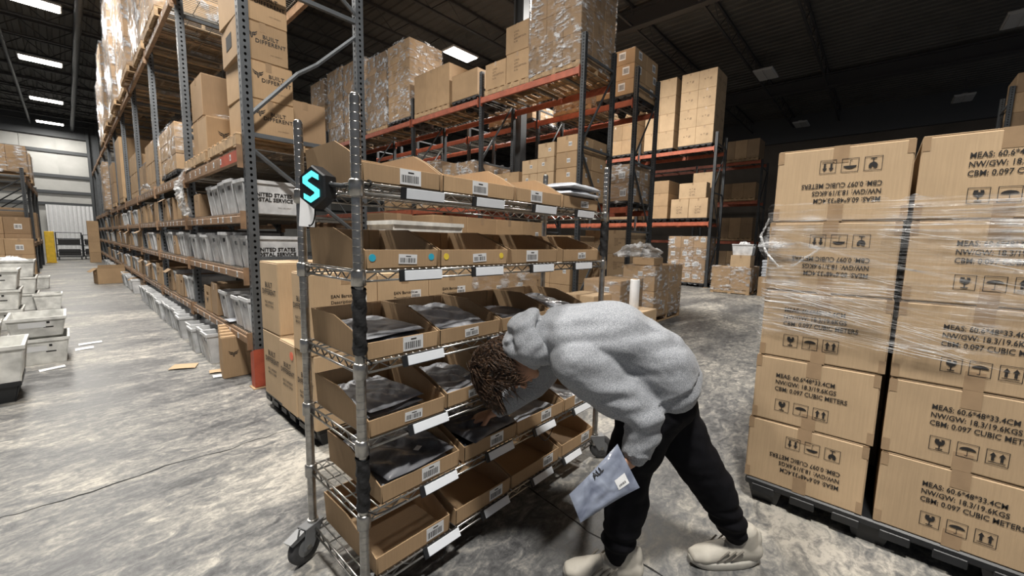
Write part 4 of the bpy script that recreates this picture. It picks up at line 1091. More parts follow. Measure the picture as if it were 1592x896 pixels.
shipping_tote(-.46, -.14, 10.6, 10.95, 0, .27, 'white tote on the floor beside the farthest tall stack left')
shipping_tote(-.74, -.36, 14.6, 15.0, 0, .28, 'single small white tote before the brown carton wall left')
crumple('plastic_film', 'white packing paper heaped in the farthest tall stack left', -.68, 11.0, .80, .2, .2, .1, 'paper', 31)
load(-1.95, 16.3, 0, 3, 1, 4, .44, .6, .42, 'carton wall on the floor left', 'brown', 'cardboard_dull', 'y', None, None, .13, group='brown cartons on the floor left', seed=101)
load(-1.5, 15.6, 0, 2, 1, 3, .46, .5, .38, 'front of carton wall left', 'brown', 'cardboard', 'y', None, None, .13, group='brown cartons on the floor left', seed=102)
load(-1.70, 17.75, 1.007, 2, 1, 2, .48, .9, .42, 'lower beam, grey rack left', 'tan', 'cardboard_dull', 'y', 'wood', None, group='cartons on the grey rack left', seed=103)
load(-1.70, 17.75, 2.857, 3, 1, 2, .36, 1.0, .34, 'top of grey rack left', 'tan', 'cardboard', 'y', 'wood', 'film_load', group='wrapped cartons on the grey rack left', seed=104)
load(-1.62, 20.2, 2.857, 1, 2, 2, 1.0, .55, .4, 'second bay top, grey rack left', 'tan', 'cardboard', 'x', 'wood', 'film_load', group='wrapped cartons on the grey rack left', seed=105, far=True)
load(-1.62, 20.2, 1.007, 1, 2, 2, 1.0, .55, .4, 'second bay lower, grey rack left', 'tan', 'cardboard_dull', 'x', 'wood', None, group='cartons on the grey rack left', seed=106, far=True)
open_carton(.70, 15.3, 0, .55, .42, .40, 'open tan carton with flaps standing out in the far aisle', 'open cartons in the aisle', .15, (.16, .10))
load(.62, 26.0, 0, 1, 1, 4, .36, .5, .46, 'column at the far end of aisle', 'tan', 'cardboard', 'x', None, None, group='carton column at the far end', seed=107)
tag(FARB.obj('distant_cartons', ['cardboard', 'cardboard_dull']), 'brown cartons far off on the racks', 'box', None, 'stuff')
# yellow guard post
t = thing('guard_post', 'yellow steel guard post at the end of the left rack', 'post', (-.52, 26.4, 0))
MB().cbox(-.17, .17, -.10, .10, 0, .02, .004).obj('base_plate', 'yellow_paint', t)
MB().cbox(-.14, .14, -.07, .07, .02, 1.35, .02).obj('post', 'yellow_paint', t)
# wire cages at the dock
def cage(x, y, w, d, h, label):
    t = thing('roll_cage', label, 'roll cage', (x, y, 0), 0, 'roll cages at the dock')
    b = MB()
    for (a, c) in ((0, 0), (w, 0), (0, d), (w, d)): b.tube([(a, c, .12), (a, c, h)], .022, 6)
    b.obj('frame', 'rack_dark', t)
    b = MB()
    for i in range(1, 5):
        z = .12 + (h-.12)*i/4
        for c in (0, d): b.tube([(0, c, z), (w, c, z)], .016, 5)
        for a in (0, w): b.tube([(a, 0, z), (a, d, z)], .016, 5)
    b.obj('rail', 'rack_dark', t)
    MB().box(0, w, 0, d, .12, .16).obj('base', 'rack_dark', t)
    for i in range(2): MB().cbox(.06, w-.06, .05, d-.05, .20+i*.5, .5+i*.5, .02).obj('shelf_load', 'black_plastic', t)
    for (a, c) in ((.05, .05), (w-.05, .05), (.05, d-.05), (w-.05, d-.05)): MB().lathe([(.055, -.02), (.06, -.012), (.06, .012), (.055, .02)], 0, (a, c, .061), 12).obj('wheel', 'rubber', t)
cage(-.38, 29.0, .85, .6, 1.30, 'dark wire roll cage left of its twin by the dock')
cage(.52, 29.6, .55, .6, 1.20, 'dark wire roll cage right of its twin by the dock')

# ================================================================== CARTON STACK AT THE RIGHT
PX = 2.38
black_pallet(PX-.005, -.575, 0, 1.24, 1.01, 'black plastic pallet under the big carton stack at right')
def meas_mesh(kx, kind='meas'):
    m0 = text_mesh('MEAS: 60.6*48*33.4CM\nNW/GW: 18.3/19.6KGS\nCBM: 0.097 CUBIC METERS', .0305, 'ink', 'LEFT', 1.0, .00045, 1.12)
    me = m0.copy(); me.transform(Matrix.Diagonal((kx, 1, 1, 1))); return me
MEAS = meas_mesh(.80)
ROWS = ['bottom', 'second', 'third', 'fourth', 'top']
rr = random.Random(77)
PH = .1262
for col, (ya, yb) in enumerate(((-.052, .428), (-.562, -.080))):
    for row in range(5):
        flip = (col == 0 and row in (0, 3, 4))
        q = -1 if flip else 1
        turn = PI if flip else 0
        uoff = -.015 if col == 0 else .03
        pr = [('nx', q*(-.135+uoff), q*.040, MEAS, turn), ('nx', q*(-.02+uoff), q*-.078, icons_mesh(), turn)]
        dy = rr.uniform(-.006, .006) if row < 4 else (.004 if col else -.010)
        if row < 2 and col == 0: dy += .008
        o = C2(PX, PX+.606, ya+dy, yb+dy, PH+row*.3370, PH+row*.3370+.334, 'big tan carton, %s row, %s column of the stack at right' % (ROWS[row], ('left', 'right')[col]),
               'big cartons of the stack at right', seam='x', mat='cardboard_light', rz=rr.uniform(-.006, .006), prints=pr, tw=.055, under=True)
        # short tape tabs at the face corners
        for s in (-1, 1):
            for v in (1, -1):
                MB().box(-.0008, 0, -.012, .012, -.028, .028).obj('tape_tab', 'tape', o, (-.3035, s*.228, .167+v*.135))
for row in range(5):  # cartons added behind so the gap between the columns reads dark
    C2(PX+.615, PX+1.22, -.32+.01*(row % 2), .16+.01*(row % 2), PH+row*.3370, PH+row*.3370+.334, 'big tan carton added to darken the gap, %s row of the stack at right' % ROWS[row], 'big cartons of the stack at right', seam='x', mat='cardboard_light', tape=False)
# loose film wound round the upper half
tf = thing('stretch_film', 'clear stretch film wound round the big carton stack at right', 'stretch film', (PX, .0, .9), 0)
rr = random.Random(4)
def film_sheet(zt, zb, yl, yr, mat, off, nu=44, nv=26, slope=0.0, seed=1):
    """pleated sheet in front of the -X face, folding round the far corner"""
    r3 = random.Random(seed); b = MB(); vs = []
    ed = [r3.uniform(-.012, .012) for _ in range(nu+1)]; ed2 = [r3.uniform(-.015, .015) for _ in range(nu+1)]
    ph = [r3.uniform(0, 6.28) for _ in range(6)]
    for i in range(nu+1):
        u = i/nu; y = yl + (yr-yl)*u
        for j in range(nv+1):
            v = j/nv
            z = (zt(u)+ed[i])*(1-v) + (zb(u)+ed2[i])*v
            s = z + slope*(y-yl)
            x = -off - .004*(math.sin(s*95+ph[0]+2*u)+.7*math.sin(s*210+ph[1]-3*u)+.5*math.sin(s*330+ph[2])) - .006*abs(math.sin(u*5+ph[3]))
            yy = y
            if u < .05:
                k = 1-u/.05; x += .10*k*k; yy = yl + .012 + (yr-yl)*.05*u/.05*0 + (y-yl)
            vs.append((x, yy, z-.9))
    b.add(vs, [(i*(nv+1)+j, (i+1)*(nv+1)+j, (i+1)*(nv+1)+j+1, i*(nv+1)+j+1) for i in range(nu) for j in range(nv)])
    return b.obj('film_sheet', mat, tf, smooth=True)
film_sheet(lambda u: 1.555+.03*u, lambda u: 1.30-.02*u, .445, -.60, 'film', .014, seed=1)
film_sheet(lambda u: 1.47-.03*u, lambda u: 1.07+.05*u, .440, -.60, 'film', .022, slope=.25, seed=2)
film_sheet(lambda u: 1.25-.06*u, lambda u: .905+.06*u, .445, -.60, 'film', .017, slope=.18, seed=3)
# twisted edge of the film: a rope running down to the right
def ribbon(pts, r, mat, name, n=6, jit=.3, seed=0):
    r3 = random.Random(seed); P = []; R = []
    for (a, c) in zip(pts[:-1], pts[1:]):
        for k in range(10):
            t = k/10; P.append(tuple(a[m]+(c[m]-a[m])*t + r3.uniform(-1, 1)*r*jit for m in range(3))); R.append(r*r3.uniform(.55, 1.25))
    P.append(pts[-1]); R.append(r*.6)
    return MB().tube(P, r, n, rs=R).obj(name, mat, tf, smooth=True)
ribbon([(-.030, .40, 1.352-.9), (-.034, .30, 1.372-.9), (-.036, .217, 1.345-.9), (-.036, .0, 1.288-.9), (-.032, -.396, 1.203-.9), (-.03, -.62, 1.15-.9)], .0085, 'film_dense', 'film_rope', seed=1)
ribbon([(-.024, .43, 1.49-.9), (-.028, .46, 1.40-.9), (-.032, .43, 1.32-.9), (-.036, .37, 1.255-.9), (-.036, .31, 1.262-.9), (-.034, .26, 1.31-.9), (-.036, .217, 1.343-.9)], .0055, 'film_dense', 'film_rope', seed=2)
for i in range(80):  # film pleats as white strands that also paint the bright highlight streaks
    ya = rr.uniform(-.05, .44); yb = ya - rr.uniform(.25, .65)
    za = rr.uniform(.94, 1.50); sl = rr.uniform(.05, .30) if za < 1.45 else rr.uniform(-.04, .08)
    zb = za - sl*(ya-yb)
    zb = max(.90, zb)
    ribbon([(-.026, ya, za-.9), (-.027, (ya+yb)/2, (za+zb)/2-.9+rr.uniform(-.004, .004)), (-.026, yb, zb-.9)], rr.uniform(.0005, .0014), 'film_dense', 'film_glint_strand', 4, .5, i)
# bunched loop at the far corner
b = MB(); vs = []; n = 12; m = 8
for i in range(n+1):
    t = i/n
    for j in range(m+1):
        u = j/m
        vs.append((-.02-.03*math.sin(PI*u)*math.sin(PI*t)+rr.uniform(-.006, .006), .45-.16*u+.02*math.sin(t*5), (1.40-.14*t+.03*math.sin(u*4)-.03*u)-.9+rr.uniform(-.006, .006)))
b.add(vs, [(i*(m+1)+j, i*(m+1)+j+1, (i+1)*(m+1)+j+1, (i+1)*(m+1)+j) for i in range(n) for j in range(m)])
b.obj('film_bunch', 'film_load', tf, smooth=True)

# ================================================================== THE WIRE CART
CX, CY, CL, CD = .62, 1.23, 1.53, .45
SZ = [.133, .400, .667, .933, 1.240, 1.522]
cart = thing('wire_cart', 'chrome wire shelving cart with six shelves of cardboard bins', 'cart', (CX, CY, 0))
PR = .0165
def post_mesh():
    prof = []; z = .155
    while z < 1.775:
        prof += [(PR, z), (PR, z+.0008), (PR, z+.0220), (PR, z+.0228), (PR*.965, z+.0233), (PR*.965, z+.0248)]; z += .0254
    prof += [(PR, z), (PR*.6, z+.008)]
    return MB().lathe(prof, 2, (0, 0, 0), 14).mesh('post', 'chrome', True)
pm = post_mesh()
for (x, y) in ((0, 0), (0, CD), (CL, 0), (CL, CD)): put('post', pm, cart, (x, y, 0))
def rim_mesh():
    b = MB(); r = .0042
    for z in (0, -.030):
        b.tube([(PR, 0, z), (CL-PR, 0, z)], r, 6); b.tube([(PR, CD, z), (CL-PR, CD, z)], r, 6)
        b.tube([(0, PR, z), (0, CD-PR, z)], r, 6); b.tube([(CL, PR, z), (CL, CD-PR, z)], r, 6)
    def zig(a, c, n):
        P = [tuple(a[k]+(c[k]-a[k])*i/n if k < 2 else (-.002 if i % 2 else -.028) for k in range(3)) for i in range(n+1)]
        b.tube(P, .0030, 5)
    zig((.03, .005), (CL-.03, .005), 38); zig((.03, CD-.005), (CL-.03, CD-.005), 38)
    zig((.005, .03), (.005, CD-.03), 12); zig((CL-.005, .03), (CL-.005, CD-.03), 12)
    return b.mesh('rim', 'chrome', True)
def grid_mesh():
    b = MB(); n = 52
    for i in range(1, n):
        x = CL*i/n; b.tube([(x, 0, .003), (x, CD, .003)], .0029, 5)
    for y in (CD*.33, CD*.67): b.tube([(0, y, -.002), (CL, y, -.002)], .0032, 5)
    return b.mesh('wire_grid', 'chrome', True)
def collar_mesh():
    return MB().lathe([(.0185, -.045), (.0235, -.042), (.0235, .004), (.0195, .010)], 2, (0, 0, 0), 14).mesh('collar', 'chrome', True)
rm, gm, cm = rim_mesh(), grid_mesh(), collar_mesh()
for z in SZ:
    s = put('shelf', rm, cart, (0, 0, z)); put('wire_grid', gm, s)
    for (x, y) in ((0, 0), (0, CD), (CL, 0), (CL, CD)): put('collar', cm, s, (x, y, 0))
# white label strips in black holders along the front edges
LBL = {5: (.79, 1.113, 1.486, 1.84), 4: (.78, 1.113, 1.48, 1.84), 3: (.79, 1.209, 1.52, 1.83), 2: (.812, 1.19, 1.53, 1.86), 1: (.862, 1.208, 1.541, 1.892), 0: (.876, 1.185, 1.533, 1.813)}
for k, xs in LBL.items():
    for x in xs:
        tl = (-.50, -.42, -.34, -.22, -.05, .10)[k]
        h = MB().cbox(-.018, .160, -.010, 0, -.020, .022, .002).obj('label_holder', 'black_plastic', cart, (x-CX, -.006, SZ[k]-.018), (tl, 0, 0))
        MB().cbox(0, .160, -.0135, -.009, -.0165, .0180, .001).obj('label_strip', 'display_white', h)
# black cloth wound on the posts
def wrap(x, y, z0, z1, seed):
    r3 = random.Random(seed); n = 16; b = MB(); vs = []; N = 26
    for i in range(N+1):
        for k in range(n):
            t = 2*PI*k/n
            r = .0215 + .0022*math.sin(i*.8+t*2+r3.uniform(0, 1.2)) + r3.uniform(-.0012, .0018)
            vs.append((r*math.cos(t), r*math.sin(t), z0+(z1-z0)*i/N + .006*math.sin(t)))
    b.add(vs, [(i*n+k, i*n+(k+1) % n, (i+1)*n+(k+1) % n, (i+1)*n+k) for i in range(N) for k in range(n)])
    b.obj('cloth_wrap', 'wrap_cloth', cart, (x, y, 0), smooth=True)
wrap(0, 0, .975, 1.19, 1); wrap(0, 0, .43, .615, 2); wrap(CL, 0, 1.275, 1.475, 3); wrap(CL, 0, .45, .62, 4)
b = MB(); b.tube([(.0, -.02, .97), (.012, -.026, .955), (.03, -.02, .94), (.03, -.01, .93)], .003, 5); b.tube([(.0, -.024, .43), (.03, -.03, .405), (.09, -.02, .392), (.16, -.012, .386)], .003, 5)
b.obj('cord', 'wrap_cloth', cart)
b = MB(); b.tube([(.30+.05*i/6, -.012, .10-.05*math.sin(PI*i/6)) for i in range(7)], .002, 5); b.tube([(.95+.12*i/8, -.012, .36-.05*math.sin(PI*i/8)) for i in range(9)], .002, 5)
b.obj('cord', 'wrap_cloth', cart)
# casters
def caster(x, y, a, brake):
    c = put('caster', None, cart, (x, y, 0), (0, 0, a))
    ox = -.045
    MB().lathe([(.045, -.014), (.066, -.016), (.072, -.010), (.072, .010), (.066, .016), (.045, .014)], 1, (ox, 0, .0725), 28).obj('tyre', 'rubber', c, smooth=True)
    MB().lathe([(.012, -.017), (.05, -.013), (.05, .013), (.012, .017)], 1, (ox, 0, .0725), 24).obj('wheel_disc', 'grey_plastic', c, smooth=False)
    b = MB()
    for s in (-1, 1):
        b.prism([(ox-.022, .060), (ox+.022, .060), (.035, .150), (-.055, .150)], 'y', s*.021, s*.025)
    b.cbox(-.056, .037, -.025, .025, .146, .154, .002)
    b.obj('fork', 'grey_plastic', c)
    MB().lathe([(.010, -.029), (.010, .029)], 1, (ox, 0, .0725), 12).obj('axle', 'chrome', c)
    MB().lathe([(.022, .152), (.022, .164), (.013, .166), (.013, .20)], 2, (0, 0, 0), 14).obj('stem', 'chrome', c)
    if brake:
        b = MB(); b.prism([(-.056, .128), (-.115, .118), (-.125, .134), (-.060, .150)], 'y', -.02, .02); b.prism([(-.095, .14), (-.088, .14), (-.078, .175), (-.085, .175)], 'y', -.022, -.018)
        b.obj('brake_pedal', 'grey_plastic', c)
caster(0, CD, .35, True); caster(0, 0, .9, False); caster(CL, 0, 2.4, False); caster(CL, CD, 2.0, False)
# hexagonal sign on the left end of the top shelf
sg = thing('hexagon_sign', 'black hexagonal box with glowing cyan letter S on the cart end', 'sign', (.572, 1.400, 1.512), .35)
hx = [(.064*math.sin(PI/3*i), .070*math.cos(PI/3*i)) for i in range(6)]
b = MB(); n = 6
ring = lambda x, s: [(x, p[0]*s, p[1]*s) for p in hx]
vs = ring(.03, .90) + ring(.022, 1.0) + ring(-.020, 1.0) + ring(-.026, .93)
b.add(vs, [tuple(range(6))[::-1], tuple(range(18, 24))] + [(r*6+i, r*6+(i+1) % 6, (r+1)*6+(i+1) % 6, (r+1)*6+i) for r in range(3) for i in range(6)])
b.obj('housing', 'black_plastic', sg)
def seg(pts):
    MBs.add([(-.0285, -p[0]*1.25, p[1]*1.02) for p in pts] + [(-.0262, -p[0]*1.25, p[1]*1.02) for p in pts], [tuple(range(len(pts)))] + [(i, (i+1) % len(pts), (i+1) % len(pts)+len(pts), i+len(pts)) for i in range(len(pts))])
MBs = MB()
seg([(-.028, .012), (-.012, .005), (-.012, .022), (.004, .032), (.026, .020), (.026, .036), (.003, .050), (-.028, .032)])
seg([(-.028, .012), (-.028, .028), (.010, .002), (.028, -.010), (.028, -.026), (.012, -.017)])
seg([(.028, -.012), (.012, -.005), (.012, -.022), (-.004, -.032), (-.026, -.020), (-.026, -.036), (-.003, -.050), (.028, -.032)])
MBs.obj('letter', 'logo_glow', sg)
MB().tube([(.0, -.05, .01), (.01, -.09, .005), (.03, -.13, .012), (.045, -.17, .01)], .008, 8).obj('bracket', 'rack_dark', sg)
MB().tube([(.035+.02*math.cos(2*PI*i/20), -.175+.034*math.cos(2*PI*i/20), .01+.012*math.sin(2*PI*i/20)) for i in range(21)], .003, 5).obj('cable_tie', 'wrap_cloth', sg)
MB().lathe([(.007, 0), (.007, .004)], 0, (-.0, -.0555, .012), 10).obj('screw', 'paper', sg)
tg = thing('hang_tag', 'white card tag hanging from the cart beside the hexagonal sign', 'tag', (.592, 1.535, 1.49))
MB().cbox(-.001, .001, -.026, .026, -.105, .0, .0004).obj('card', 'paper', tg, (0, 0, 0), (.05, .1, .95))
MB().tube([(-.004, .0+.045*math.cos(t), -.045+.055*math.sin(t)) for t in [2*PI*i/24 for i in range(25)]], .0025, 5).obj('loop', 'wrap_cloth', tg, (0, -.02, .0))

# ---------------- cut-down cardboard bins
def bin_mesh(w, d, hb, hf, cut, seed):
    def mk():
        r3 = random.Random(seed); b = MB(); t = .0045
        prof = [(-d/2, hf*.98), (-d/2+d*cut*.5, hf+(hb-hf)*.55), (-d/2+d*cut, hb), (d/2, hb)]
        for s in (-1, 1):
            lean = r3.uniform(-.004, .010)
            xo, xi = s*w/2, s*(w/2-t)
            pts = [(-d/2, 0)] + [(d/2, 0)] + prof[::-1]
            o = [(xo+s*lean*(p[1]/hb), p[0], p[1]) for p in pts]; i_ = [(xi+s*lean*(p[1]/hb), p[0], p[1]) for p in pts]
            n = len(pts); fo = tuple(range(n)); fi = tuple(range(2*n-1, n-1, -1))
            if s < 0: fo, fi = fo[::-1], fi[::-1]
            b.add(o+i_, [fo, fi] + [(i, (i+1) % n, (i+1) % n+n, i+n) for i in range(n)])
        b.cbox(-w/2, w/2, d/2-t, d/2, 0, hb, .001); b.cbox(-w/2, w/2, -d/2, -d/2+t, 0, hf, .001)
        b.box(-w/2, w/2, -d/2, d/2, 0, t)
        # inner flaps on the floor and the folded glue tab
        b.box(-w/2+t, w/2-t, -d/2+t, -d*.05, t, t+.003); b.box(w/2-t-.045, w/2-t, d/2-2*t-.001, d/2-t, t, hb*.97)
        return b.mesh('bin', 'cardboard')
    return cached(('bin', w, d, hb, hf, cut, seed), mk)
SHN = ['bottom shelf', 'second shelf up', 'third shelf up', 'fourth shelf up', 'fifth shelf up', 'top shelf']
def cart_bin(k, n, x0, x1, y0=1.238, d=.425, hb=.14, hf=.066, rz=0.0, lab=.5, dots=None, lt=0, cut=.52):
    w = round(x1-x0, 3)
    o = put('cardboard_bin', bin_mesh(w, d, hb, hf, cut, n % 2), None, ((x0+x1)/2, y0+d/2, SZ[k]+.006), (0, 0, rz))
    tag(o, 'cut down cardboard bin, %s from left on %s of the cart' % (ORD[n], SHN[k]), 'bin', 'cardboard bins on the cart')
    if lab is not None:
        if lt == 0: put('label', label_mesh(.085, .052, 0), o, (-w/2+w*lab, -d/2-.001, hf*.55), (PI/2, 0, .0))
        else: put('label', label_mesh(.075, .034, 1), o, (-w/2+w*lab, -d/2-.001, hf*.5), (PI/2, random.Random(n).uniform(-.06, .06), 0))
    if dots:
        for u in (.08, .90): MB().lathe([(.0125, 0), (.0125, .0012)], 2, (0, 0, 0), 16).obj('sticker_dot', dots, o, (-w/2+w*u, -d/2, hf*.6), (PI/2, 0, 0))
    return o
B1 = [(.645, .950), (.962, 1.360), (1.375, 1.715), (1.735, 2.075)]
for n, (a, c) in enumerate(B1): cart_bin(5, n, a, c, lab=(.58, .48, .42, .6)[n], hf=.062, hb=.150, lt=0 if n < 3 else 1, cut=.42)
for n, (a, c) in enumerate([(.650, .938), (.950, 1.322), (1.352, 1.698), (1.748, 2.10)]): cart_bin(4, n, a, c, lab=(.55, .55, .42, .52)[n], hf=.066, hb=.14, dots=('blue_dot', 'yellow_dot', None, None)[n], lt=(1, 1, 0, 1)[n])
for n, (a, c) in enumerate([(.645, .940), (.948, 1.282), (1.300, 1.655), (1.67, 1.99)]): cart_bin(3, n, a, c, lab=(.62, .5, .5, .5)[n], hf=.062, hb=.13, lt=(0, 1, 0, 0)[n])
for n, (a, c) in enumerate([(.645, .962), (.985, 1.29), (1.31, 1.66), (1.68, 2.02)]): cart_bin(2, n, a, c, y0=1.225 if n == 0 else 1.238, lab=(.55, .5, .5, .5)[n], hf=.062, hb=.13, lt=1)
for n, (a, c) in enumerate([(.690, 1.045), (1.075, 1.405), (1.418, 1.795), (1.81, 2.10)]): cart_bin(1, n, a, c, y0=1.234, lab=(.6, .6, .6, .5)[n], hf=.068, hb=.135, lt=0)
for n, (a, c) in enumerate([(.668, .995), (1.03, 1.368), (1.385, 1.77), (1.80, 2.125)]): cart_bin(0, n, a, c, y0=1.234, lab=(.78, .72, .75, .75)[n], hf=.070, hb=.135, lt=0)
# ---------------- folded garments in clear bags
def garment_mesh(w, d, h, wr, seed, mat):
    def mk():
        r3 = random.Random(seed); n, m = 26, 24; b = MB(); wv = wr*1.5
        f = [(r3.uniform(3, 14), r3.uniform(3, 14), r3.uniform(0, 6.28), r3.uniform(.3, 1)) for _ in range(9)]
        def P(i, j, top):
            u, v = 2*i/n-1, 2*j/m-1
            e = max(0.0, 1-abs(u)**7)*max(0.0, 1-abs(v)**7)
            k = sum(a*math.sin(p*u+q*v+s) for p, q, s, a in f)/3.2
            cx = 1+.03*math.sin(4*v+seed); cy = 1+.03*math.sin(3*u+seed)
            z = h*(.35+.65*e**.5) + wv*k*e if top else h*.30*(1-e**.5)
            return (u*w/2*cx, v*d/2*cy, max(z, .0006 if not top else .002))
        for top in (1, 0):
            vs = [P(i, j, top) for i in range(n+1) for j in range(m+1)]
            F = [(i*(m+1)+j, (i+1)*(m+1)+j, (i+1)*(m+1)+j+1, i*(m+1)+j+1) for i in range(n) for j in range(m)]
            b.add(vs, F if top else [q[::-1] for q in F])
        o = (n+1)*(m+1)
        per = [(0, j) for j in range(m)] + [(i, m) for i in range(n)] + [(n, m-j) for j in range(m)] + [(n-i, 0) for i in range(n)]
        ix = [i*(m+1)+j for i, j in per]
        for a, c in zip(ix, ix[1:]+ix[:1]): b.f.append((a, c, c+o, a+o)); b.m.append(0)
        return b.mesh('garment', mat, True)
    return cached(('garment', w, d, h, wr, seed, mat), mk)
def garment(x, y, z, w, d, h, wr, seed, mat, label, rz=0.0, tag_at=None, tilt=0.0):
    o = put('bagged_garment', garment_mesh(w, d, h, wr, seed, mat), None, (x, y, z), (tilt, 0, rz))
    tag(o, label, 'garment', 'bagged garments')
    if tag_at:
        MB().box(-.018, .018, -.011, .011, 0, .0008, 0).obj('label', 'paper', o, (tag_at[0], tag_at[1], h+wr*.6+.003), (0, 0, .5))
    return o
g = SZ[4]+.0155
garment(.80, 1.44, g, .26, .36, .045, .006, 1, 'poly_light', 'pale grey bagged garment in the first bin, fifth shelf up')
g = SZ[3]+.0155
for i in range(3): garment(.785, 1.44+.01*i, g+i*.024, .25, .34, .022, .003, 2+i, ('poly_dark', 'poly_dark', 'poly_grey')[i], '%s bagged garment, %s in the first bin, fourth shelf up' % (('charcoal', 'dark', 'light grey')[i], ('lowest', 'middle', 'topmost')[i]), .03*i)
for i in range(3): garment(1.115, 1.45, g+i*.026, .27, .34, .024, .003+.006*(i == 2), 6+i, ('poly_dark', 'poly_dark', 'poly_grey')[i], '%s bagged garment, %s in the second bin, fourth shelf up' % (('black', 'charcoal', 'crumpled grey')[i], ('lowest', 'middle', 'topmost')[i]), -.05*i, tilt=.10 if i == 2 else 0)
garment(1.48, 1.44, g, .30, .36, .045, .006, 10, 'poly_dark', 'black bagged garment in the third bin, fourth shelf up')
garment(1.83, 1.44, g, .27, .36, .07, .008, 11, 'poly_light', 'white bagged garment standing above the person\'s back', 0, None, .15)
g = SZ[2]+.0155
for i in range(3): garment(.79, 1.46, g+i*.022, .25, .33, .021, .003+.005*(i == 2), 13+i, ('poly_light', 'poly_dark', 'poly_grey')[i], '%s bagged garment, %s in the first bin, third shelf up' % (('pale', 'dark', 'crumpled grey')[i], ('lowest', 'middle', 'topmost')[i]), .04*i)
garment(1.137, 1.45, g, .275, .38, .05, .010, 17, 'poly_grey', 'grey bagged garment in the second bin, third shelf up', 0, (.05, -.10))
garment(1.485, 1.44, g, .30, .36, .04, .006, 18, 'poly_dark', 'dark bagged garment in the third bin, third shelf up')
g = SZ[1]+.0155
garment(.868, 1.445, g, .325, .39, .055, .006, 20, 'poly_grey', 'grey bagged shirt in the first bin, second shelf up')
garment(.868, 1.44, g+.058, .33, .40, .03, .010, 21, 'poly_dark', 'charcoal bagged shirt on top, first bin, second shelf up', .05, (.02, -.13))
garment(1.24, 1.45, g, .305, .39, .06, .010, 23, 'navy_bag', 'navy bagged garment in the second bin, second shelf up', 0)
garment(1.24, 1.36, g+.066, .28, .28, .03, .012, 24, 'poly_dark', 'dark bagged garment on top, second bin, second shelf up', .1)
garment(1.605, 1.44, g, .34, .38, .045, .007, 25, 'poly_light', 'pale grey bagged garment in the third bin, second shelf up', 0, (-.02, -.05))
garment(1.95, 1.42, g, .25, .36, .03, .004, 26, 'poly_light', 'pale bagged garment in the fourth bin, second shelf up')
g = SZ[0]+.0155
garment(1.88, 1.50, g, .10, .09, .05, .006, 27, 'poly_light', 'small white packet in the fourth bin on the bottom shelf')
g = SZ[5]+.0155
for i in range(2): garment(1.93, 1.40, SZ[5]+.075+i*.036, .30, .36, .035, .006, 28+i, 'poly_light', '%s of two pale folded garments on the top shelf' % ('lower', 'upper')[i], .04*i)
# ================================================================== THE PERSON
from mathutils import noise as mnoise
ZV = Vector((0, 0, 1))
FD = Vector((-.68, .73, 0)).normalized()          # the way the person faces
NS = Vector((-.73, -.68, 0)).normalized()         # the person's left side, towards the camera
def loft(b, pts, rad, side, n=20):
    """closed tube through pts with elliptical rings (half width along side, half width across)"""
    pts = [Vector(p) for p in pts]; N = len(pts); side = Vector(side)
    rings = []
    def ring(c, t, ra, rb):
        s = (side - t*side.dot(t)); s.normalize(); u = t.cross(s)
        return [c + s*ra*math.cos(2*PI*k/n) + u*rb*math.sin(2*PI*k/n) for k in range(n)]
    T = [(pts[min(i+1, N-1)]-pts[max(i-1, 0)]).normalized() for i in range(N)]
    R = [(r, r) if not isinstance(r, tuple) else r for r in rad]
    m = min(R[0]); rings.append(ring(pts[0]-T[0]*m*.55, T[0], R[0][0]*.45, R[0][1]*.45)); rings.append(ring(pts[0]-T[0]*m*.35, T[0], R[0][0]*.8, R[0][1]*.8))
    # smooth resampling
    for i in range(N-1):
        p0, p1, p2, p3 = pts[max(i-1, 0)], pts[i], pts[i+1], pts[min(i+2, N-1)]
        for k in range(5):
            t = k/5
            q = .5*((2*p1)+(p2-p0)*t+(2*p0-5*p1+4*p2-p3)*t*t+(3*p1-p0-3*p2+p3)*t**3)
            w_ = t*t*(3-2*t)
            tt = (T[i]*(1-t)+T[i+1]*t).normalized()
            rings.append(ring(q, tt, R[i][0]*(1-w_)+R[i+1][0]*w_, R[i][1]*(1-w_)+R[i+1][1]*w_))
    rings.append(ring(pts[-1], T[-1], *R[-1])); m = min(R[-1])
    rings.append(ring(pts[-1]+T[-1]*m*.35, T[-1], R[-1][0]*.8, R[-1][1]*.8)); rings.append(ring(pts[-1]+T[-1]*m*.55, T[-1], R[-1][0]*.45, R[-1][1]*.45))
    vs = [tuple(p) for r in rings for p in r]; M = len(rings)
    fs = [(i*n+k, i*n+(k+1) % n, (i+1)*n+(k+1) % n, (i+1)*n+k) for i in range(M-1) for k in range(n)]
    fs += [tuple(range(n))[::-1], tuple(range((M-1)*n, M*n))]
    b.add(vs, fs)
def ell(b, c, ax, r, n=16, m=10):
    """ellipsoid; ax = three axis vectors, r = three half sizes"""
    c = Vector(c); A = [Vector(a).normalized()*q for a, q in zip(ax, r)]; vs = []
    for i in range(m+1):
        th = PI*i/m
        for k in range(n):
            t = 2*PI*k/n
            vs.append(tuple(c + A[0]*math.sin(th)*math.cos(t) + A[1]*math.sin(th)*math.sin(t) + A[2]*math.cos(th)))
    fs = [(i*n+k, i*n+(k+1) % n, (i+1)*n+(k+1) % n, (i+1)*n+k)[::-1] for i in range(m) for k in range(n)]
    b.add(vs, fs)
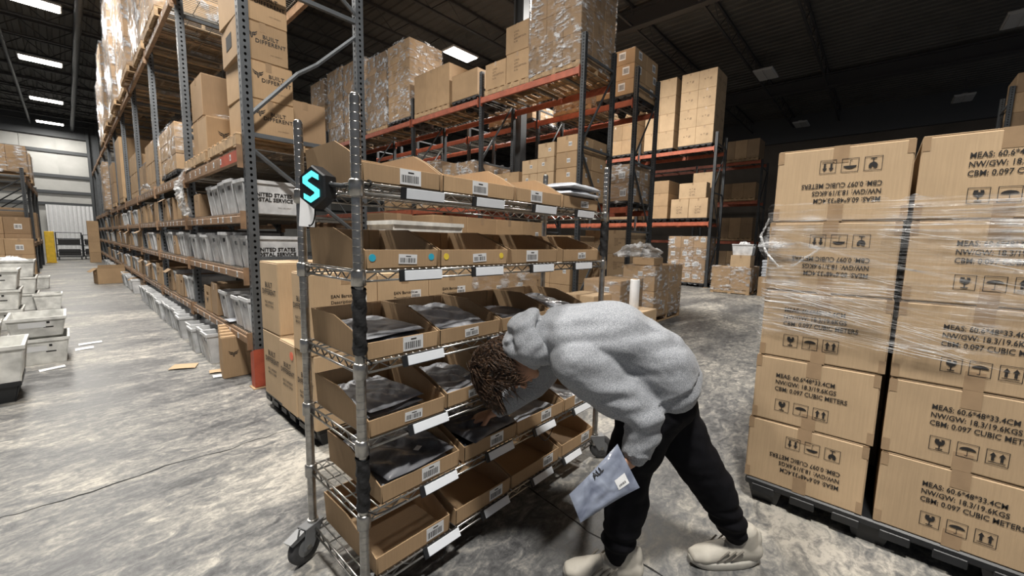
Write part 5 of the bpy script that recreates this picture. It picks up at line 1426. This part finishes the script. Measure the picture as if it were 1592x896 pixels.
def weld(b, voxel, smooth, mat, name):
    """one continuous skin over all the pieces"""
    me = bpy.data.meshes.new(name); me.from_pydata(b.v, [], b.f); me.update()
    o = bpy.data.objects.new(name, me); COL.objects.link(o)
    r = o.modifiers.new('r', 'REMESH'); r.mode = 'VOXEL'; r.voxel_size = voxel
    s = o.modifiers.new('s', 'SMOOTH'); s.factor = .5; s.iterations = smooth
    out = bpy.data.meshes.new_from_object(o.evaluated_get(bpy.context.evaluated_depsgraph_get()))
    bpy.data.objects.remove(o); bpy.data.meshes.remove(me)
    out.name = name; out.materials.clear(); out.materials.append(MATS[mat])
    out.polygons.foreach_set('use_smooth', [True]*len(out.polygons)); out.update()
    return out
def displace(me, fn):
    n = len(me.vertices); co = np.empty(n*3); no = np.empty(n*3)
    me.vertices.foreach_get('co', co); me.vertices.foreach_get('normal', no)
    co = co.reshape(-1, 3); no = no.reshape(-1, 3)
    d = np.array([fn(Vector(p)) for p in co])
    co += no*d[:, None]
    me.vertices.foreach_set('co', co.ravel()); me.update()

J = dict(pel=Vector((1.515, .625, .86)), mid=Vector((1.43, .745, .975)), chest=Vector((1.315, .885, .985)), neck=Vector((1.225, .985, .955)), head=Vector((1.162, 1.075, .848)),
         shN=Vector((1.212, .777, .918)), elN=Vector((1.345, .585, .738)), wrN=Vector((1.308, .583, .585)), haN=Vector((1.262, .630, .560)),
         shF=Vector((1.400, 1.000, .925)), elF=Vector((1.400, 1.130, .700)), wrF=Vector((1.290, 1.250, .565)), haF=Vector((1.240, 1.320, .528)),
         hpN=Vector((1.460, .565, .84)), knN=Vector((1.405, .655, .465)), anN=Vector((1.395, .672, .105)),
         hpF=Vector((1.575, .680, .84)), knF=Vector((1.690, .500, .475)), anF=Vector((1.840, .342, .125)))
person = thing('person', 'person in grey hoodie and black joggers bending over the cart', 'person', (1.55, .55, 0))
OFF = Vector((1.55, .55, 0))
def part(name, me, par=None):
    me.transform(Matrix.Translation(-OFF))
    return put(name, me, par or person)

# ---- hoodie
tdir = (J['chest']-J['pel']).normalized()
b = MB()
loft(b, [J['pel']-FD*.050+ZV*-.075, J['pel']-FD*.004+ZV*.005, J['mid'], J['chest'], J['neck']+FD*-.01], [(.186, .152), (.196, .152), (.190, .144), (.182, .126), (.085, .078)], NS, 26)
ell(b, J['chest']+NS*.11+Vector((0, 0, -.015)), (NS, tdir, ZV), (.085, .10, .095)); ell(b, J['chest']-NS*.11, (NS, tdir, ZV), (.085, .10, .09))
sN = [J['shN']+Vector((.03, .04, .02)), J['shN'], J['shN'].lerp(J['elN'], .5)+Vector((0, 0, .006)), J['elN'], J['elN'].lerp(J['wrN'], .5)+Vector((.006, -.006, 0)), J['wrN']+(J['elN']-J['wrN'])*.14, J['wrN']]
loft(b, sN, [.088, .096, .090, .080, .068, .056, .043], ZV.cross(FD), 20)
sF = [J['shF'], J['shF'].lerp(J['elF'], .5), J['elF'], J['elF'].lerp(J['wrF'], .5), J['wrF']]
loft(b, sF, [.085, .078, .066, .056, .042], ZV.cross(FD), 18)
# hood bunched round the neck
hc = J['neck'] + Vector((-.012, .012, -.006)); hd = (J['head']-J['neck']).normalized()
hu = (ZV - hd*ZV.dot(hd)).normalized(); hs = hd.cross(hu)
for k in range(16):
    t = 2*PI*k/16; q = hs*math.cos(t)*.105 + hu*math.sin(t)*.088
    f = .5+.5*math.sin(t)
    jt = .008*math.sin(3*t+1)
    ell(b, hc+q*1.04-hd*(.020+jt), (q.normalized(), hd, q.normalized().cross(hd)), (.026+.010*f, .040+.014*f, .036))
    ell(b, hc+q*(.86+.08*math.sin(2*t))+hd*(.030+.022*f+jt), (q.normalized(), hd, q.normalized().cross(hd)), (.017+.004*f, .026+.012*f, .032))
ell(b, hc+hu*.078-hd*.045, (hs, hd, hu), (.110, .070, .032)); ell(b, hc+hu*.074+hd*.040+NS*.02, (hs, hd, hu), (.070, .032, .026))
ell(b, hc+hu*.040+hd*.060+NS*.06, (hs, hd, hu), (.034, .022, .030))
hood_me = weld(b, .0075, 5, 'hoodie', 'hoodie')
axN = (J['elN']-J['shN']).normalized()
def hood_fold(p):
    a = (p-J['pel']).dot(tdir); s = (p-J['pel']).dot(NS); z = p.z
    v = .013*mnoise.noise(Vector((a*5.5+s*2, s*6, z*11))) + .009*mnoise.noise(Vector((a*8+z*9, s*12+5, z*24)))
    # deep drag folds from the armpit to the waist
    q = (p-(J['shN']+Vector((.10, -.03, -.02))))
    v += -.016*math.exp(-((q.dot(tdir)+.10)**2/.004)) * math.exp(-max(0, s-.0)*0) * (1 if s > .05 else 0) * math.exp(-((z-.90)**2)/.006)
    # sleeve rings near the elbow and the cuff
    e = (p-J['elN']).length
    if e < .13: v += .007*math.sin((p-J['elN']).dot((J['wrN']-J['shN']).normalized())*95+2*p.z*9)*math.exp(-(e/.10)**2)
    u = (p-J['shN']).dot(axN)
    if s > .10 and 0 < u < .28: v += .006*mnoise.noise(Vector((u*5, (p-J['shN']).dot(ZV)*26, 3)))
    # hem and cuff bands
    h = (p-(J['pel']-FD*.050+ZV*-.075)).dot(ZV*.87+FD*.5)
    if h < .045 and s < .2 and z > .68 and (p-J['wrN']).length > .12: v -= .008
    if (p-J['wrN']).length < .055 or (p-J['wrF']).length < .055: v -= .006
    return v
_hf = hood_fold
def hood_fold(p):
    v = _hf(p); e = (p-hc).length
    if e < .17: v += .012*mnoise.noise(Vector((p.x*22, p.y*22, p.z*14)))*math.exp(-(e/.13)**4)
    return v
displace(hood_me, hood_fold)
hood = part('hoodie', hood_me)
# seams
def strip(pts, r, mat, name, par):
    b = MB(); b.tube([tuple(Vector(p)-OFF) for p in pts], r, 5); b.obj(name, mat, par, smooth=True)

# ---- trousers
b = MB()
loft(b, [J['pel']+Vector((0, 0, .02)), J['pel']+ZV*-.03, J['pel']+ZV*-.12-FD*.01], [(.125, .09), (.140, .10), (.140, .105)], NS, 22)
ell(b, J['pel']+NS*.07-FD*.048+Vector((0, 0, -.10)), (NS, FD, ZV), (.085, .105, .105)); ell(b, J['pel']-NS*.07-FD*.045+Vector((0, 0, -.10)), (NS, FD, ZV), (.085, .105, .105))
def leg(h, k, a):
    c = a + (k-a)*.06
    loft(b, [h+Vector((0, 0, -.09)), h.lerp(k, .38), h.lerp(k, .72), k, k.lerp(a, .35)-FD*.012, k.lerp(a, .75), c, a+Vector((0, 0, -.005))], [(.098, .118), (.102, .120), (.092, .104), (.084, .092), (.076, .084), (.062, .066), (.049, .053), (.043, .046)], NS, 20)
leg(J['hpN'], J['knN'], J['anN']); leg(J['hpF'], J['knF'], J['anF'])
pant_me = weld(b, .0085, 5, 'pants', 'trousers')
def pant_fold(p):
    v = .007*mnoise.noise(Vector((p.x*9, p.y*9, p.z*13))) + .004*mnoise.noise(Vector((p.x*16, p.y*16, p.z*30+4)))
    for a in ('anN', 'anF'):
        q = p.z-J[a].z
        if (p-J[a]).length < .2 and q < .16: v += .006*math.sin(q*110)*math.exp(-((q-.09)/.06)**2)
    return v
displace(pant_me, pant_fold)
part('trousers', pant_me)

# ---- shoes
def shoe(an, dirv, toe_up, nm):
    d = Vector(dirv).normalized(); s = d.cross(ZV)
    g = Vector((an.x, an.y, 0))
    P = lambda f, l, z: g + d*f + s*l + ZV*z
    b = MB()
    loft(b, [P(-.085, 0, .055), P(-.05, 0, .062), P(.02, 0, .060), (P(.09, 0, .052)), P(.15, 0, .045), P(.195, 0, .040)], [(.036, .042), (.042, .052), (.044, .050), (.048, .040), (.047, .032), (.034, .024)], s, 18)
    loft(b, [P(-.035, 0, .07), P(-.028, 0, .115), P(-.02, 0, .150)], [(.040, .055), (.042, .055), (.044, .056)], s, 18)
    ell(b, P(-.085, 0, .105), (s, d, ZV), (.026, .016, .050)); ell(b, P(.03, 0, .115), (s, d, ZV), (.028, .016, .045))
    me = weld(b, .005, 4, 'shoe', 'upper')
    sh = part('shoe', me)
    # sole
    b = MB(); out = []
    for k in range(28):
        t = 2*PI*k/28; f = .055+.155*math.cos(t); w_ = .047*(1+.08*math.cos(t)-.10*math.sin(2*t)*0)
        out.append((f, w_*math.copysign(abs(math.sin(t))**.75, math.sin(t))))
    lev = [(.93, .0), (1.0, .008), (1.02, .026), (.98, .036)]
    vs = []
    for (k, z) in lev:
        for (f, l) in out:
            lift = .012*max(0, (f-.12)/.09)**2 + .006*max(0, (-.04-f)/.06)
            vs.append(tuple(P(.055+(f-.055)*k, l*k, z+lift)-OFF))
    n = 28
    b.add(vs, [tuple(range(n))[::-1], tuple(range(3*n, 4*n))] + [(i*n+k, i*n+(k+1) % n, (i+1)*n+(k+1) % n, (i+1)*n+k) for i in range(3) for k in range(n)])
    b.obj('sole', 'shoe_sole', sh, smooth=True)
    # laces and overlays
    b = MB()
    for i in range(5):
        f = .035+.022*i; z = .108-.008*i
        b.tube([tuple(P(f, q*.030, z-.35*q*q*.030)-OFF) for q in (-1, -.5, 0, .5, 1)], .0035, 5)
    b.obj('lace', 'shoe_sole', sh, smooth=True)
    b = MB()
    for sd in (-1, 1):
        for i in range(3):
            b.tube([tuple(P(.005+.03*i+.012*k, sd*(.049-.001*k), .092-.012*k)-OFF) for k in range(5)], .004, 5)
    b.obj('overlay', 'shoe_dark', sh, smooth=True)
shoe(J['anN'], (-.645, .764, 0), 0, 'near'); shoe(J['anF'], (-.72, .69, 0), 0, 'far')

# ---- body: head, neck, arms and hands as one skin
b = MB()
H = J['head']; hcw = (FD*.85 - ZV*.40).normalized(); hf = (-ZV*.85 - FD*.40); hf = (hf - hcw*hf.dot(hcw)).normalized(); hl = hcw.cross(hf)
if hl.dot(NS) < 0: hl = -hl
ell(b, H+hcw*.012-hf*.008, (hl, hf, hcw), (.074, .092, .100)); ell(b, H-hcw*.045+hf*.030, (hl, hf, hcw), (.058, .062, .070))
ell(b, H-hcw*.088+hf*.070, (hl, hf, hcw), (.028, .022, .020))                      # chin
loft(b, [H-hcw*.012+hf*.086, H-hcw*.030+hf*.104, H-hcw*.038+hf*.092], [.009, .013, .010], hl, 10)   # nose
for s in (-1, 1):
    ell(b, H+hl*s*.030-hcw*.004+hf*.080, (hl, hf, hcw), (.020, .010, .007))        # brow
    ell(b, H+hl*s*.074-hcw*.018-hf*.006, (hl, hf*.9+hcw*.2, hcw), (.011, .018, .032))   # ear
    ell(b, H+hl*s*.022-hcw*.066+hf*.082, (hl, hf, hcw), (.018, .010, .006))
loft(b, [J['neck']-hd*.05, J['neck'], H-hcw*.05-hf*.01], [.06, .056, .052], NS, 16)
loft(b, [J['neck']-hd*.03, J['chest']], [(.05, .05), (.12, .08)], NS, 16)
loft(b, [J['chest']+NS*.05, J['shN'], J['elN'], J['wrN']], [.05, .048, .038, .027], ZV.cross(FD), 14)
loft(b, [J['chest']-NS*.05, J['shF'], J['elF'], J['wrF']], [.05, .048, .038, .027], ZV.cross(FD), 14)
def hand(wr, d, pn, ts, curl):
    """palm, four fingers and a thumb: d = towards the fingertips, pn = out of the palm, ts = towards the thumb"""
    d = d.normalized(); pn = (pn-d*pn.dot(d)).normalized(); ts = d.cross(pn)*(1 if ts > 0 else -1)
    loft(b, [wr-d*.02, wr+d*.02, wr+d*.055, wr+d*.090], [(.026, .020), (.032, .017), (.040, .015), (.038, .013)], ts, 14)
    for i, L in enumerate((.070, .080, .074, .058)):
        p = wr + d*(.088-.004*abs(i-1)) + ts*(.030-.020*i); pts = [p-d*.02]; a = curl*.35; q = p
        for k, f in enumerate((.45, .30, .25)):
            pts.append(q); q = q + (d*math.cos(a)+pn*math.sin(a))*L*f; a += curl
        pts.append(q)
        loft(b, pts, [.0095, .0095, .0088, .0080, .0070], ts, 10)
    p = wr + d*.028 + ts*.026
    dd = (d*.62+ts*.70+pn*.35).normalized(); e = p+dd*.042; e2 = e+(d*.85+ts*.2+pn*.5).normalized()*.030
    loft(b, [p-dd*.01, e, e2], [.0125, .0105, .0085], pn, 10)
hand(J['wrN']+(J['haN']-J['wrN'])*.15, J['haN']-J['wrN']+Vector((0, 0, -.02)), Vector((-.55, -.45, -.5)), 1, .75)
hand(J['wrF']+(J['haF']-J['wrF'])*.15, J['haF']-J['wrF'], Vector((0, .2, -1)), 1, .45)
body = part('body', weld(b, .0042, 3, 'skin', 'body'))
b = MB()
for s in (-1, 1):
    ell(b, H+hl*s*.030-hcw*.014+hf*.0835-OFF, (hl, hf, hcw), (.012, .006, .006), 10, 6)
b.obj('eye', 'paper', body, smooth=True)

# ---- hair: tousled locks over the skull, the fringe hanging down
rr = random.Random(21)
b = MB()
def scalp(th, ph, k=1.0):
    v = hcw*math.cos(th)*.114 + (hl*math.cos(ph)*.088 + hf*math.sin(ph)*.104)*math.sin(th)
    return H + hcw*.014 - hf*.008 + v*k
base = []
n, m = 26, 12
for i in range(m+1):
    for k in range(n):
        ph = 2*PI*k/n
        lim = 1.15 if math.sin(ph) > .55 else 1.95 - .35*max(0, math.sin(ph))
        th = lim*i/m
        base.append(tuple(scalp(th, ph, 1.12 + .03*mnoise.noise(Vector((ph*2, th*4, 1))))-OFF))
b.add(base, [(i*n+k, i*n+(k+1) % n, (i+1)*n+(k+1) % n, (i+1)*n+k)[::-1] for i in range(m) for k in range(n)])
down = -ZV
for q in range(2600):
    ph = rr.uniform(0, 2*PI); front = math.sin(ph)
    th = rr.uniform(.05, 1.1 if front > .5 else 1.75)
    p = scalp(th, ph, 1.10); nrm = (p-H).normalized()
    swirl = nrm.cross(hcw).normalized() if nrm.cross(hcw).length > .1 else hl
    out = (nrm - hcw*nrm.dot(hcw)); out = out.normalized() if out.length > .05 else hf
    fl = (out*.5*math.cos(th) - hcw*math.sin(th)*.75 + swirl*(1.5*mnoise.noise(p*13)+rr.uniform(-.15, .15)) + down*.30 + hf*.15)
    fl = (fl - nrm*fl.dot(nrm)*.92).normalized()
    L = rr.uniform(.05, .085) * (1.25 if front > .3 else 1)
    if front > .45 and th > .6: fl = (fl*.6+down*.6+hcw*.15).normalized(); L *= .85
    if (p-H).dot(hcw) < -.02: L *= .6
    pts = []; R = []
    r0 = rr.uniform(.0012, .0030); ax = nrm; w1 = 1.6*mnoise.noise(p*17+Vector((3, 1, 7))); pos = p - nrm*.004; dr = fl.copy()
    for k in range(7):
        pts.append(tuple(pos + nrm*.007*math.sin(PI*k/6) - OFF)); R.append(r0*(1-.82*(k/6)**1.6))
        dr = (Matrix.Rotation(w1*.28, 3, nrm) @ dr).normalized()
        pos = pos + dr*L/6 + (down*.002)
        rel = pos-H
        if rel.length < .098: pos = H + rel.normalized()*.098
    b.tube(pts, .01, 6, rs=R)
b.obj('hair', 'hair', person, smooth=True)

# ---- the bagged garment held in the near hand
bag = thing('plastic_bag', 'pale blue grey plastic bag with white label held in the near hand', 'bag', (1.16, .62, .54))
BO = Vector((1.16, .62, .54))
c4 = [Vector((1.238, .615, .659)), Vector((1.242, .529, .534)), Vector((1.066, .647, .443)), Vector((1.080, .703, .507))]
nb = (c4[1]-c4[0]).cross(c4[3]-c4[0]).normalized()
if nb.dot(Vector((1.16, .62, -.8))) > 0: nb = -nb
def bagpt(u, v, side):
    p = (c4[3]*(1-u)+c4[0]*u)*(1-v) + (c4[2]*(1-u)+c4[1]*u)*v
    e = (1-abs(2*u-1)**4)*(1-abs(2*v-1)**4)
    return p + nb*(side*.013*e**.6 + .010*math.sin(u*4+v*2) + (.006*mnoise.noise(Vector((u*6, v*6, 2)))+.003*mnoise.noise(Vector((u*15, v*12, 7))))*e) - BO
b = MB(); n, m = 26, 18
for sd in (1, -1):
    vs = [tuple(bagpt(i/n, j/m, sd)) for i in range(n+1) for j in range(m+1)]
    F = [(i*(m+1)+j, (i+1)*(m+1)+j, (i+1)*(m+1)+j+1, i*(m+1)+j+1) for i in range(n) for j in range(m)]
    b.add(vs, F if sd > 0 else [f[::-1] for f in F])
b.obj('bag_body', 'poly_blue', bag, smooth=True)
def decal_on_bag(u0, u1, v0, v1, name, mat, off=.0015, k=4):
    b = MB(); vs = [tuple(bagpt(u0+(u1-u0)*i/k, v0+(v1-v0)*j/k, 1)+nb*off) for i in range(k+1) for j in range(k+1)]
    b.add(vs, [(i*(k+1)+j, (i+1)*(k+1)+j, (i+1)*(k+1)+j+1, i*(k+1)+j+1) for i in range(k) for j in range(k)])
    return b.obj(name, mat, bag, smooth=True)
decal_on_bag(.70, .89, .56, .80, 'label', 'paper')
for i in range(6): decal_on_bag(.735+.02*i, .735+.02*i+(.008, .012)[i % 2], .70, .75, 'label_bar', 'ink', .0024, 1)
du = (bagpt(.6, .2, 1)-bagpt(.4, .2, 1)).normalized(); dv = (bagpt(.5, .1, 1)-bagpt(.5, .3, 1)); dz = du.cross(dv).normalized()
if dz.dot(nb) < 0: dz = -dz
dv = dz.cross(du)
tx = put('print', text_mesh('ALL', .026, 'ink', 'CENTER', 1.05, .0006), bag)
M = Matrix((du, dv, dz)).transposed().to_4x4(); M.translation = bagpt(.52, .11, 1)+nb*.004; tx.matrix_local = M
